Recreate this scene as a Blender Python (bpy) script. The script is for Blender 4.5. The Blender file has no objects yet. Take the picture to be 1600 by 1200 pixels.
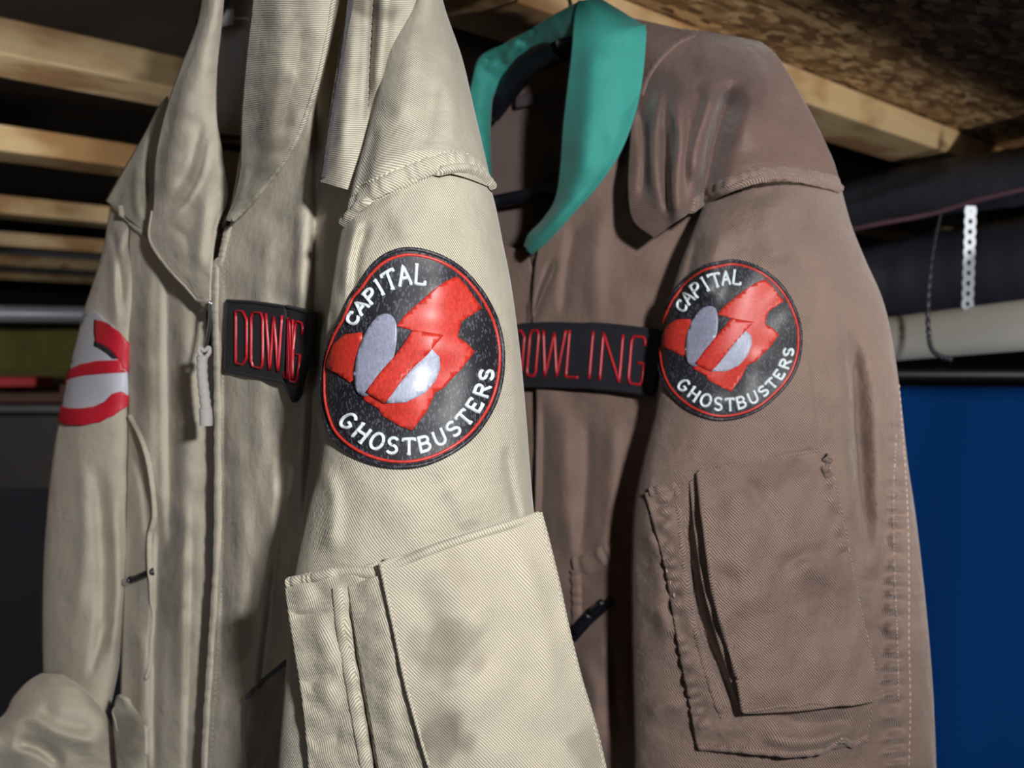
import bpy, math, random
import numpy as np
from mathutils import Vector
from mathutils.bvhtree import BVHTree
from mathutils.geometry import delaunay_2d_cdt

random.seed(4); np.random.seed(4)
SC = bpy.context.scene
COL = SC.collection
F = 1570.0; CZ = 1.6

# ------------------------------------------------------------------ camera, world, lamps, exposure
cam_d = bpy.data.cameras.new('camera'); cam = bpy.data.objects.new('camera', cam_d); COL.objects.link(cam)
cam.location = (0, 0, CZ); cam.rotation_euler = (math.pi/2, 0, 0)
cam_d.sensor_width = 36; cam_d.lens = F/1600*36; cam_d.shift_y = -0.025
cam_d.clip_start = 0.02; cam_d.clip_end = 50
cam_d.dof.use_dof = True; cam_d.dof.focus_distance = 0.50; cam_d.dof.aperture_fstop = 10.0
SC.camera = cam
w = bpy.data.worlds.new('world'); SC.world = w; w.use_nodes = True
w.node_tree.nodes['Background'].inputs[0].default_value = (0.80, 0.86, 1.0, 1)
w.node_tree.nodes['Background'].inputs[1].default_value = 0.018
def lamp(name, loc, target, size, power, color):
    l = bpy.data.lights.new(name, 'AREA'); l.shape = 'DISK'; l.size = size; l.energy = power; l.color = color
    o = bpy.data.objects.new(name, l); COL.objects.link(o); o.location = loc
    o.rotation_euler = (Vector(target)-Vector(loc)).to_track_quat('-Z', 'Y').to_euler()
    return o
lamp('work_light', (0.20, -0.16, 1.75), (-0.02, 0.62, 1.60), 0.045, 7.6, (1.0, 0.99, 0.975))
def spot(name, loc, target, deg, blend, power, color, size=.03):
    l = bpy.data.lights.new(name, 'SPOT'); l.spot_size = math.radians(deg); l.spot_blend = blend; l.energy = power; l.color = color; l.shadow_soft_size = size
    o = bpy.data.objects.new(name, l); COL.objects.link(o); o.location = loc
    o.rotation_euler = (Vector(target)-Vector(loc)).to_track_quat('-Z', 'Y').to_euler()
    return o
spot('joist_fill_spot', (-0.95, 0.48, 1.77), (-0.72, 2.0, 1.86), 96, .4, 40.0, (1.0, 0.96, 0.90))  # added spot, no known lamp; brightens the joists at the left
lamp('fill_light', (-0.55, -0.9, 1.55), (-0.2, 0.6, 1.5), 0.7, 1.3, (0.90, 0.94, 1.0))  # added soft fill from behind left, not a window
spot('ceiling_fill_spot', (1.0, -0.20, 1.45), (0.72, 1.35, 1.80), 74, .5, 62.0, (1.0, 0.96, 0.90))  # added spot that lights the beam and strand board at the right
SC.view_settings.view_transform = 'Standard'; SC.view_settings.look = 'None'
SC.view_settings.exposure = 0.0; SC.view_settings.gamma = 1.0; SC.view_settings.use_curve_mapping = False

# ------------------------------------------------------------------ helpers
def W(px, py, d):
    return Vector(((px-800)/F*d, d, CZ+(560-py)/F*d))
def s2l(c):
    return tuple(((v/255)/12.92 if v/255 <= .04045 else ((v/255+.055)/1.055)**2.4) for v in c)
def props(o, label=None, cat=None, group=None, kind=None):
    for k, v in (('label', label), ('category', cat), ('group', group), ('kind', kind)):
        if v: o[k] = v
    return o
def empty(name, loc, **k):
    o = bpy.data.objects.new(name, None); COL.objects.link(o); o.location = loc; o.empty_display_size = .05
    return props(o, **k)
def link(name, verts, faces, mat, parent=None, smooth=True, uv=None, attrs=None):
    me = bpy.data.meshes.new(name)
    org = Vector(parent['_w']) if parent is not None and '_w' in parent else (parent.location.copy() if parent is not None else Vector((0, 0, 0)))
    va = np.asarray([tuple(v) for v in verts], dtype=np.float64) - np.array(tuple(org))
    me.from_pydata(va.tolist(), [], [tuple(f) for f in faces]); me.update()
    if smooth: me.polygons.foreach_set('use_smooth', [True]*len(me.polygons))
    if uv is not None:
        ul = me.uv_layers.new(name='UVMap'); li = np.empty(len(me.loops), dtype=np.int32)
        me.loops.foreach_get('vertex_index', li)
        ul.data.foreach_set('uv', np.asarray(uv, dtype=np.float32)[li].ravel())
    if attrs:
        for k, v in attrs.items():
            a = me.attributes.new(k, 'FLOAT', 'POINT'); a.data.foreach_set('value', np.asarray(v, dtype=np.float32))
    if isinstance(mat, (list, tuple)):
        for m in mat: me.materials.append(m)
    else: me.materials.append(mat)
    o = bpy.data.objects.new(name, me); COL.objects.link(o)
    if parent is not None:
        o.parent = parent
    if parent is not None and parent.type == 'EMPTY' or parent is None:
        pass
    # meshes keep their parent's origin, so a child of a mesh uses the same one
    return o
def orig(o):
    p = o
    while p.parent is not None: p = p.parent
    return p.location
def sub(name, verts, faces, mat, parent, **k):
    """part of a part: same origin as the top thing"""
    org = orig(parent)
    va = [Vector(v)-org for v in verts]
    me_o = link(name, va, faces, mat, None, **k); me_o.parent = parent
    return me_o
def solid(o, t, off=-1):
    m = o.modifiers.new('thickness', 'SOLIDIFY'); m.thickness = t; m.offset = off
    return o
def spline(pts, n):
    P = np.asarray(pts, dtype=float); k = len(P)
    if k == 2: 
        t = np.linspace(0, 1, n)[:, None]; return P[0]*(1-t)+P[1]*t
    Q = np.vstack([2*P[0]-P[1], P, 2*P[-1]-P[-2]])
    t = np.linspace(0, k-1-1e-9, n); i = t.astype(int); f = (t-i)[:, None]
    a, b, c, d = Q[i], Q[i+1], Q[i+2], Q[i+3]
    return 0.5*((2*b)+(-a+c)*f+(2*a-5*b+4*c-d)*f**2+(-a+3*b-3*c+d)*f**3)
def polyd(X, Y, pts):
    """signed distance (left positive), parameter length, total length of a smooth polyline"""
    P = spline(pts, max(12, len(pts)*8)) if len(pts) > 2 else np.asarray(pts, float)
    best = np.full(X.shape, 1e9); sg = np.ones(X.shape); S = np.zeros(X.shape); acc = 0
    for i in range(len(P)-1):
        a = P[i]; b = P[i+1]; v = b-a; L = math.hypot(*v)+1e-9
        t = np.clip(((X-a[0])*v[0]+(Y-a[1])*v[1])/(L*L), 0, 1)
        dx = X-a[0]-t*v[0]; dy = Y-a[1]-t*v[1]; dd = np.hypot(dx, dy)
        m = dd < best
        best = np.where(m, dd, best); sg = np.where(m, np.sign(v[0]*dy-v[1]*dx), sg); S = np.where(m, acc+t*L, S); acc += L
    return best, sg, S, acc
def fold_field(X, Y, folds):
    """folds: (pts, width, amp_mm [, width2 [, period]]) ; positive is towards the viewer side"""
    H = np.zeros(X.shape)
    for f in folds:
        pts, w1, amp = f[0], f[1], f[2]; w2 = f[3] if len(f) > 3 and f[3] else w1; per = f[4] if len(f) > 4 else None
        d, sg, S, T = polyd(X, Y, pts)
        wd = np.where(sg > 0, w1, w2)
        g = np.exp(-(d/wd)**2)
        end = np.clip(S/(0.22*T), 0, 1)*np.clip((T-S)/(0.22*T), 0, 1); end = end*end*(3-2*end)
        if per: g = g*np.cos(2*math.pi*S/per+1.7*np.sin(S/per*1.3)); 
        else: g = g*end
        H += amp*.00125*g
    return H
WAVES = [(random.uniform(0, 2*math.pi), random.uniform(0, 6.3), random.uniform(.7, 1.5)) for _ in range(22)]
def ripple(X, Y, scale, seed=0):
    H = np.zeros(X.shape)
    for a, p, k in WAVES:
        H += np.sin((X*math.cos(a+seed)+Y*math.sin(a+seed))*2*math.pi/(scale*k)+p*(seed+1)+1.5*np.sin((X*math.sin(a)-Y*math.cos(a))/(scale*1.3)))
    return H/len(WAVES)**.5
def dirt_shade_field(X, Y, spots):  # real dirt spots, and painted shade on the brown yoke
    D = np.zeros(X.shape)
    for (x, y, rx, ry, a, s) in spots:
        ca, sa = math.cos(math.radians(a)), math.sin(math.radians(a))
        u = ((X-x)*ca+(Y-y)*sa)/rx; v = (-(X-x)*sa+(Y-y)*ca)/ry
        r = np.sqrt(u*u+v*v)+.18*ripple(X, Y, 45, 3)
        D = np.maximum(D, s*np.clip((1.25-r)/.6, 0, 1))
    return D
def profile(v, m):
    v = np.atleast_1d(np.asarray(v, float)); return np.interp(np.linspace(0, 1, m), np.linspace(0, 1, len(v)), v)
BV = {}
def sheet(name, L, R, mat, parent, bulge=.01, arc=0, folds=(), rip=(0.6, 70), dirt_shade=(), cell=3.2, thick=.0009,
          back=None, uvrot=0, key=None, level=0, power=1.0, edge=0):
    """a cloth panel spanned between two edge curves; back = depth of the rear half for closed tubes"""
    Lp = np.array(L, float); Rp = np.array(R, float)
    ht = max(np.abs(np.diff(Lp[:, :2], axis=0)).sum(), np.abs(np.diff(Rp[:, :2], axis=0)).sum())
    wd = np.hypot(Rp[:, 0]-Lp[:, 0], Rp[:, 1]-Lp[:, 1]).max()
    m = max(6, int(ht/cell)); n = max(6, int(wd/cell))
    A = spline(Lp, m); B = spline(Rp, m)
    s = (1-np.cos(np.linspace(0, math.pi, n)))/2 if back else np.linspace(0, 1, n)
    bu = profile(bulge, m)[:, None]; ar = profile(arc, m)[:, None]
    def face(bu, sgn):
        s_ = s[None, :]
        sn = np.sqrt(np.clip(4*s_*(1-s_), 0, 1)) if back else np.sin(math.pi*s_)**power
        X = A[:, 0:1]*(1-s_)+B[:, 0:1]*s_
        Y = A[:, 1:2]*(1-s_)+B[:, 1:2]*s_-ar*np.sin(math.pi*s_)
        D = A[:, 2:3]*(1-s_)+B[:, 2:3]*s_-bu*sn*sgn
        return X, Y, D, np.repeat(sn, m, 0)
    X, Y, D, sn = face(bu, 1)
    H = fold_field(X, Y, folds)+rip[0]*.001*ripple(X, Y, rip[1], len(name))
    if back: H = H*np.clip(sn*2.2, 0, 1)
    if edge: H = H-edge*.001*(np.exp(-(s[None, :]/.03)**2)+np.exp(-((1-s[None, :])/.03)**2))
    D = D-H
    gx, gy, gd = X, Y, D
    if back:
        X2, Y2, D2, _ = face(profile(back, m)[:, None], -1)
        gx = np.hstack([X, X2[:, -2:0:-1]]); gy = np.hstack([Y, Y2[:, -2:0:-1]]); gd = np.hstack([D, D2[:, -2:0:-1]])
    wx = (gx-800)/F*gd; wz = CZ+(560-gy)/F*gd
    P = np.stack([wx, gd, wz], -1); nn = P.shape[1]
    idx = np.arange(m*nn).reshape(m, nn)
    if back:
        r = np.roll(idx, -1, 1); q = np.stack([idx[:-1], r[:-1], r[1:], idx[1:]], -1).reshape(-1, 4)
    else:
        q = np.stack([idx[:-1, :-1], idx[:-1, 1:], idx[1:, 1:], idx[1:, :-1]], -1).reshape(-1, 4)
    q = q[:, ::-1]
    U = np.zeros((m, nn)); V = np.zeros((m, nn))
    U[:, 1:] = np.cumsum(np.linalg.norm(np.diff(P, axis=1), axis=2), 1); U = U-U.mean(1)[:, None]
    V[1:] = np.cumsum(np.linalg.norm(np.diff(P, axis=0), axis=2), 0)
    U = U*0+np.repeat(U.mean(0)[None], m, 0)*.5+U*.5; V = np.repeat(V.mean(1)[:, None], nn, 1)
    a = math.radians(uvrot); uv = np.stack([U*math.cos(a)-V*math.sin(a), U*math.sin(a)+V*math.cos(a)], -1).reshape(-1, 2)
    at = {'dirt_shade': dirt_shade_field(gx, gy, dirt_shade).ravel()} if dirt_shade else {'dirt_shade': np.zeros(m*nn)}
    V3 = P.reshape(-1, 3)
    fn = link if parent.type == 'EMPTY' else sub
    o = fn(name, V3, q.tolist(), mat, parent, uv=uv, attrs=at)
    o['_n'] = 0; del o['_n']
    if thick and not back: solid(o, thick, 0)
    if key: BV[key] = BVHTree.FromPolygons([tuple(v) for v in V3], q.tolist())
    return o
CAM = Vector((0, 0, CZ))
def drape(px, py, key, off=0.0006):
    keys = key if isinstance(key, (list, tuple)) else [key]
    dr = Vector(((px-800)/F, 1, (560-py)/F)).normalized(); best = None
    for k in keys:
        h = BV[k].ray_cast(CAM, dr)
        if h[0] is not None and (best is None or h[3] < best[3]): best = h
    if best is None:
        b2 = None
        p = CAM+dr*0.6
        for k in keys:
            # nearest point of the cloth to the ray
            for dd in (.42, .46, .5, .54, .58, .62, .66, .7, .75, .8):
                h = BV[k].find_nearest(CAM+dr*dd)
                if h[0] is not None and (b2 is None or h[3] < b2[3]): b2 = h
        best = b2
    n = best[1]
    if n.dot(dr) > 0: n = -n
    return best[0]+n*off, n
def dep(x, y, key, off=0.0):
    return (drape(x, y, key, 0)[0].y)-off
def on(pts, key, off=0.004):
    o = profile(off, len(pts)); return [(x, y, dep(x, y, key, o[i])) for i, (x, y) in enumerate(pts)]
def smooth_n(ns):
    out = []
    for i in range(len(ns)):
        v = Vector((0, 0, 0))
        for j in range(max(0, i-2), min(len(ns), i+3)): v += ns[j]
        out.append(v.normalized())
    return out
def band(pts3, ns, wid, hei, nprof=5, closed=False, base=-.0006, wl=None):
    """domed strip along 3-D points; returns verts, faces"""
    V = []; Fc = []; n = len(pts3)
    for i in range(n):
        a = pts3[i-1] if (i > 0 or closed) else pts3[i]; b = pts3[(i+1) % n] if (i < n-1 or closed) else pts3[i]
        t = (b-a); t = t.normalized() if t.length > 1e-9 else Vector((1, 0, 0))
        sd = t.cross(ns[i]).normalized()
        ww = wid if wl is None else wl[i]
        for j in range(nprof):
            u = -1+2*j/(nprof-1); h = hei*math.sqrt(max(0, 1-u*u))
            if j in (0, nprof-1): h = base
            V.append(pts3[i]+sd*u*ww*.5+ns[i]*h)
    m = n if closed else n-1
    for i in range(m):
        for j in range(nprof-1):
            a = i*nprof+j; b = ((i+1) % n)*nprof+j
            Fc.append((a, a+1, b+1, b))
    if not closed:
        Fc.append(tuple(range(nprof-1, -1, -1))); Fc.append(tuple((n-1)*nprof+j for j in range(nprof)))
    return V, Fc
def strip_uv(V, n, nprof, wid): 
    return [((i % nprof)*wid/nprof, (i//nprof)*.0015) for i in range(len(V))]
def ribbon(name, pts, wid, hei, mat, parent, key, pucker=0, per=10, off=0.0, step=3, **k):
    pts = np.asarray(pts, float); Ln = np.hypot(*np.diff(pts, axis=0).T).sum(); n = max(6, int(Ln/step))
    P = spline(pts, n); p3 = []; ns = []
    for i, (x, y) in enumerate(P):
        p, nn = drape(x, y, key, off); p3.append(p); ns.append(nn)
    for _ in range(2): ns = smooth_n(ns)
    q3 = [p3[0]]+[(p3[i-1]+p3[i]*2+p3[i+1])/4 for i in range(1, n-1)]+[p3[-1]]
    if pucker:
        q3 = [p+nn*pucker*.5*math.sin(i*step*2*math.pi/per+1.3*math.sin(i*.37)) for i, (p, nn) in enumerate(zip(q3, ns))]
    V, Fc = band(q3, ns, wid, hei, 7, base=-.001)
    acc = 0; uv = []
    for i in range(n):
        if i: acc += (q3[i]-q3[i-1]).length
        for j in range(7): uv.append((j*wid/6, acc))
    fn = link if parent.type == 'EMPTY' else sub
    return fn(name, V, Fc, mat, parent, uv=uv, attrs={'dirt_shade': [k.get('dirt_shade', 0)]*len(V)})
def stitches(pts_list, mat, parent, key, length=.0021, gap=.0012, wid=.0007, hei=.0005, off=.0003, name='stitching'):
    V = []; Fc = []
    for pts in pts_list:
        pts = np.asarray(pts, float); Ln = np.hypot(*np.diff(pts, axis=0).T).sum(); P = spline(pts, max(8, int(Ln/2.0)))
        p3 = []; ns = []
        for (x, y) in P:
            p, nn = drape(x, y, key, off); p3.append(p); ns.append(nn)
        acc = [0]
        for i in range(1, len(p3)): acc.append(acc[-1]+(p3[i]-p3[i-1]).length)
        A = np.array(acc); PP = np.array([tuple(p) for p in p3]); NN = np.array([tuple(v) for v in smooth_n(ns)])
        s = 0
        while s+length < A[-1]:
            if np.interp(s+length, A, np.arange(len(A)))-np.interp(s, A, np.arange(len(A))) > 0.0:
                e = [Vector([np.interp(s+length*f, A, PP[:, c]) for c in range(3)]) for f in (0, .5, 1)]
                nv = Vector([np.interp(s+length*.5, A, NN[:, c]) for c in range(3)]).normalized()
                e[0] -= nv*hei*.9; e[2] -= nv*hei*.9
                v, f = band(e, [nv]*3, wid, hei, 4, base=-.0003)
                b = len(V); V += v; Fc += [tuple(i+b for i in ff) for ff in f]
            s += length+gap
    fn = link if parent.type == 'EMPTY' else sub
    return props(fn(name, V, Fc, mat, parent, uv=[(v[0], v[2]) for v in V]), kind='stuff')
def poly_patch(name, poly, tomap, key, mat, parent, off, thick=.0006, cell=.035, round_edge=True):
    """flat cut shape given in design units, triangulated finely and laid on the cloth"""
    P = [Vector(p) for p in poly]; edges = []; V2 = []
    n = len(P)
    for i in range(n):
        a, b = P[i], P[(i+1) % n]; k = max(1, int((b-a).length/cell))
        for j in range(k): V2.append(a+(b-a)*j/k)
    N = len(V2); edges = [(i, (i+1) % N) for i in range(N)]
    xs = [p.x for p in V2]; ys = [p.y for p in V2]
    x = min(xs)
    inner = []
    while x < max(xs):
        y = min(ys)
        while y < max(ys):
            inner.append(Vector((x+random.uniform(-.1, .1)*cell, y+random.uniform(-.1, .1)*cell))); y += cell
        x += cell
    def inside(q):
        c = False
        for i in range(n):
            a, b = P[i], P[i-1]
            if (a.y > q.y) != (b.y > q.y) and q.x < (b.x-a.x)*(q.y-a.y)/(b.y-a.y)+a.x: c = not c
        return c
    inner = [q for q in inner if inside(q)]
    vv, ee, ff, *_ = delaunay_2d_cdt(V2+inner, edges, [], 1, 1e-6)
    V = []; top = []
    for p in vv:
        x, y = tomap(p.x, p.y); q, nn = drape(x, y, key, off); V.append(q); top.append((q, nn))
    F3 = []
    for f in ff:
        a, b, c = [V[i] for i in f[:3]]
        nrm = (b-a).cross(c-a)
        F3.append(tuple(f) if nrm.dot(top[f[0]][1]) > 0 else tuple(reversed(f)))
    uv = [(p.x*.05, p.y*.05) for p in vv]
    fn = link if parent.type == 'EMPTY' else sub
    o = fn(name, V, F3, mat, parent, uv=uv)
    return solid(o, thick, -1 if True else 0)

# ------------------------------------------------------------------ materials
def newmat(name, rough=.8, base=(.5, .5, .5), metal=0, sheen=0, spec=None):
    m = bpy.data.materials.new(name); m.use_nodes = True; nt = m.node_tree; b = nt.nodes['Principled BSDF']
    b.inputs['Base Color'].default_value = (*base, 1); b.inputs['Roughness'].default_value = rough; b.inputs['Metallic'].default_value = metal
    if sheen: b.inputs['Sheen Weight'].default_value = sheen; b.inputs['Sheen Roughness'].default_value = .4
    if spec is not None: b.inputs['Specular IOR Level'].default_value = spec
    return m, nt, b
def N(nt, t, **k):
    n = nt.nodes.new(t)
    for a, v in k.items():
        if a.startswith('i_'):
            key = a[2:]; key = int(key) if key.isdigit() else key.replace('_', ' ')
            n.inputs[key].default_value = v
        else: setattr(n, a, v)
    return n
def mathn(nt, op, a, b=None, c=None, clamp=False):
    n = nt.nodes.new('ShaderNodeMath'); n.operation = op; n.use_clamp = clamp
    for i, v in enumerate((a, b, c)):
        if v is None: continue
        if isinstance(v, (int, float)): n.inputs[i].default_value = v
        else: nt.links.new(v, n.inputs[i])
    return n.outputs[0]
def mixc(nt, f, a, b, mode='MIX'):
    n = nt.nodes.new('ShaderNodeMix'); n.data_type = 'RGBA'; n.blend_type = mode
    for s, v in ((n.inputs[0], f), (n.inputs[6], a), (n.inputs[7], b)):
        if isinstance(v, (int, float)): s.default_value = v
        elif isinstance(v, tuple): s.default_value = (*v[:3], 1)
        else: nt.links.new(v, s)
    return n.outputs[2]
def twill(name, light, dark, stain_shade, angle=50, pitch=.00115, contrast=.8, bump=.35, sheen=.25, mottled=.25, rough=.85, wrinkle=.4):
    m, nt, b = newmat(name, rough, light, sheen=sheen, spec=.25)
    uv = N(nt, 'ShaderNodeUVMap').outputs[0]
    rot = N(nt, 'ShaderNodeMapping'); rot.inputs['Rotation'].default_value = (0, 0, math.radians(angle)); nt.links.new(uv, rot.inputs[0])
    sep = N(nt, 'ShaderNodeSeparateXYZ'); nt.links.new(rot.outputs[0], sep.inputs[0])
    nz = N(nt, 'ShaderNodeTexNoise', i_Scale=90.0, i_Detail=2.0); nt.links.new(uv, nz.inputs['Vector'])
    ph = mathn(nt, 'MULTIPLY_ADD', nz.outputs[0], 5.0, mathn(nt, 'MULTIPLY', sep.outputs[0], 2*math.pi/pitch))
    rib = mathn(nt, 'MULTIPLY_ADD', mathn(nt, 'SINE', ph), .5, .5)
    # little bumps of the yarn along each rib
    yn = mathn(nt, 'MULTIPLY_ADD', mathn(nt, 'SINE', mathn(nt, 'MULTIPLY', sep.outputs[1], 2*math.pi/(pitch*.8))), .15, .85)
    hgt = mathn(nt, 'MULTIPLY', rib, yn)
    grain = N(nt, 'ShaderNodeTexNoise', i_Scale=1500.0, i_Detail=1.0); nt.links.new(uv, grain.inputs['Vector'])
    big = N(nt, 'ShaderNodeTexNoise', i_Scale=22.0, i_Detail=4.0, i_Roughness=.6); nt.links.new(uv, big.inputs['Vector'])
    f = mathn(nt, 'MULTIPLY', mathn(nt, 'POWER', mathn(nt, 'SUBTRACT', 1.0, rib), 1.3), contrast)
    c = mixc(nt, f, light, dark)
    g2 = mathn(nt, 'MULTIPLY', mathn(nt, 'SUBTRACT', grain.outputs[0], .5), .35)
    mot = mathn(nt, 'MULTIPLY', mathn(nt, 'SUBTRACT', big.outputs[0], .5, None), mottled*2)
    val = mathn(nt, 'ADD', mathn(nt, 'ADD', g2, mot), 1.0)
    hs = N(nt, 'ShaderNodeHueSaturation'); nt.links.new(c, hs.inputs['Color']); nt.links.new(val, hs.inputs['Value'])
    at = N(nt, 'ShaderNodeAttribute', attribute_name='dirt_shade')
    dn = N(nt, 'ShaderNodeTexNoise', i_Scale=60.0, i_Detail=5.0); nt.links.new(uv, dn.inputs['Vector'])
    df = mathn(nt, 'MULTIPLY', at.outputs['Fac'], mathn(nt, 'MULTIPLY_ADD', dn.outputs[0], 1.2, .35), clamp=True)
    c2 = mixc(nt, df, hs.outputs[0], mixc(nt, .65, hs.outputs[0], stain_shade))
    c3 = mixc(nt, df, hs.outputs[0], mixc(nt, 1.0, c2, stain_shade, 'MIX'))
    c3 = mixc(nt, mathn(nt, 'MULTIPLY', df, .8), hs.outputs[0], stain_shade)
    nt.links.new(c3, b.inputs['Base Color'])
    wr = N(nt, 'ShaderNodeTexNoise', i_Scale=48.0, i_Detail=4.0, i_Roughness=.55); nt.links.new(uv, wr.inputs['Vector'])
    b1 = N(nt, 'ShaderNodeBump', i_Strength=bump, i_Distance=.0006); nt.links.new(hgt, b1.inputs['Height'])
    b2 = N(nt, 'ShaderNodeBump', i_Strength=wrinkle, i_Distance=.006); nt.links.new(wr.outputs[0], b2.inputs['Height'])
    nt.links.new(b2.outputs[0], b1.inputs['Normal']); nt.links.new(b1.outputs[0], b.inputs['Normal'])
    return m
def plain(name, col, rough=.8, bump=.2, scale=300, sheen=0, metal=0, var=.15, coords='UV', spec=None):
    m, nt, b = newmat(name, rough, col, metal, sheen, spec)
    tc = N(nt, 'ShaderNodeTexCoord'); src = tc.outputs[coords]
    nz = N(nt, 'ShaderNodeTexNoise', i_Scale=float(scale), i_Detail=3.0); nt.links.new(src, nz.inputs['Vector'])
    hs = N(nt, 'ShaderNodeHueSaturation', i_Color=(*col, 1))
    nt.links.new(mathn(nt, 'MULTIPLY_ADD', nz.outputs[0], var*2, 1-var), hs.inputs['Value']); nt.links.new(hs.outputs[0], b.inputs['Base Color'])
    bp = N(nt, 'ShaderNodeBump', i_Strength=bump, i_Distance=.001); nt.links.new(nz.outputs[0], bp.inputs['Height']); nt.links.new(bp.outputs[0], b.inputs['Normal'])
    return m
def thread(name, col, rough=.36, freq=1700, sparkle=1.0, dark=.45, base2=None):
    """embroidery: short satin stitches that glint"""
    m, nt, b = newmat(name, rough, col, spec=.6)
    tc = N(nt, 'ShaderNodeTexCoord'); mp = N(nt, 'ShaderNodeMapping'); mp.inputs['Scale'].default_value = (1, 1, .45)
    nt.links.new(tc.outputs['Object'], mp.inputs[0])
    vo = N(nt, 'ShaderNodeTexVoronoi', i_Scale=float(freq)); nt.links.new(mp.outputs[0], vo.inputs['Vector'])
    nz = N(nt, 'ShaderNodeTexNoise', i_Scale=float(freq)*.8, i_Detail=2.0); nt.links.new(mp.outputs[0], nz.inputs['Vector'])
    vsep = N(nt, 'ShaderNodeSeparateColor'); nt.links.new(vo.outputs['Color'], vsep.inputs[0])
    c = mixc(nt, mathn(nt, 'MULTIPLY', vsep.outputs[0], dark), col, tuple(v*.25 for v in col))
    if base2: c = mixc(nt, mathn(nt, 'GREATER_THAN', vsep.outputs[1], .80), c, base2)
    nt.links.new(c, b.inputs['Base Color'])
    bp = N(nt, 'ShaderNodeBump', i_Strength=sparkle, i_Distance=.0009); nt.links.new(vsep.outputs[2], bp.inputs['Height'])
    nt.links.new(bp.outputs[0], b.inputs['Normal'])
    return m

KH = s2l((206, 199, 181)); KHD = s2l((104, 98, 84)); KST = s2l((102, 93, 84))
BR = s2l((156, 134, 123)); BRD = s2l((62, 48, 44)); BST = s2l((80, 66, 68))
M = {}
M['khaki'] = twill('khaki_twill', KH, KHD, KST, 50)
M['khaki_flat'] = twill('khaki_twill_crosswise', KH, KHD, KST, 88, wrinkle=.15)
M['khaki_soft'] = twill('khaki_twill_soft', s2l((200, 191, 174)), s2l((142, 134, 120)), KST, 50, contrast=.45, bump=.2)
M['khaki_in'] = plain('khaki_lining', s2l((188, 186, 184)), .9, .3, 900, sheen=.1)
M['brown'] = twill('brown_twill', BR, BRD, BST, 50, pitch=.0014, contrast=.95, bump=.5, rough=.7, wrinkle=.6)
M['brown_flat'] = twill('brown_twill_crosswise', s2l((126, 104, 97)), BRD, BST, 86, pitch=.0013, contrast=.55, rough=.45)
M['brown_soft'] = twill('brown_twill_soft', s2l((140, 118, 108)), s2l((98, 80, 73)), BST, 50, contrast=.4, bump=.2)
M['brown_in'] = plain('brown_lining', s2l((108, 92, 88)), .9, .2, 900)
M['teal'] = plain('teal_poplin', s2l((56, 152, 142)), .8, .25, 160, sheen=.15, var=.06)
M['black_cloth'] = plain('black_cloth', s2l((30, 31, 40)), .8, .5, 900, sheen=.05)
M['charcoal'] = plain('charcoal_fuzz', s2l((74, 71, 75)), .95, .8, 700, sheen=.3)
M['black_plastic'] = plain('black_plastic', s2l((16, 17, 26)), .45, .05, 50)
M['thread_black'] = thread('black_embroidery', s2l((30, 30, 38)), .5, 1500, .8, .5, s2l((70, 72, 84)))
M['thread_red'] = thread('red_embroidery', s2l((208, 54, 42)), .45, 1500, .6, .45)
M['thread_grey'] = thread('grey_embroidery', s2l((150, 153, 176)), .4, 1500, .6, .35)
M['thread_pale'] = thread('pale_embroidery', s2l((178, 186, 206)), .4, 1500, .6, .3)
M['thread_white'] = thread('white_thread', s2l((226, 238, 242)), .4, 1900, .4, .3)
M['thread_scarlet'] = thread('scarlet_thread', s2l((200, 26, 44)), .4, 1900, .4, .3)
M['felt_red'] = thread('crimson_embroidery', s2l((216, 36, 58)), .45, 1500, .3, .25)
M['felt_white'] = thread('white_embroidery', s2l((206, 209, 222)), .5, 1500, .3, .12)
M['khaki_thread'] = plain('khaki_thread', s2l((210, 203, 188)), .7, .3, 2500)
M['brown_thread'] = plain('brown_thread', s2l((176, 152, 142)), .7, .3, 2500)
M['metal'] = plain('brushed_metal', s2l((180, 182, 188)), .3, .02, 50, metal=1)

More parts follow.
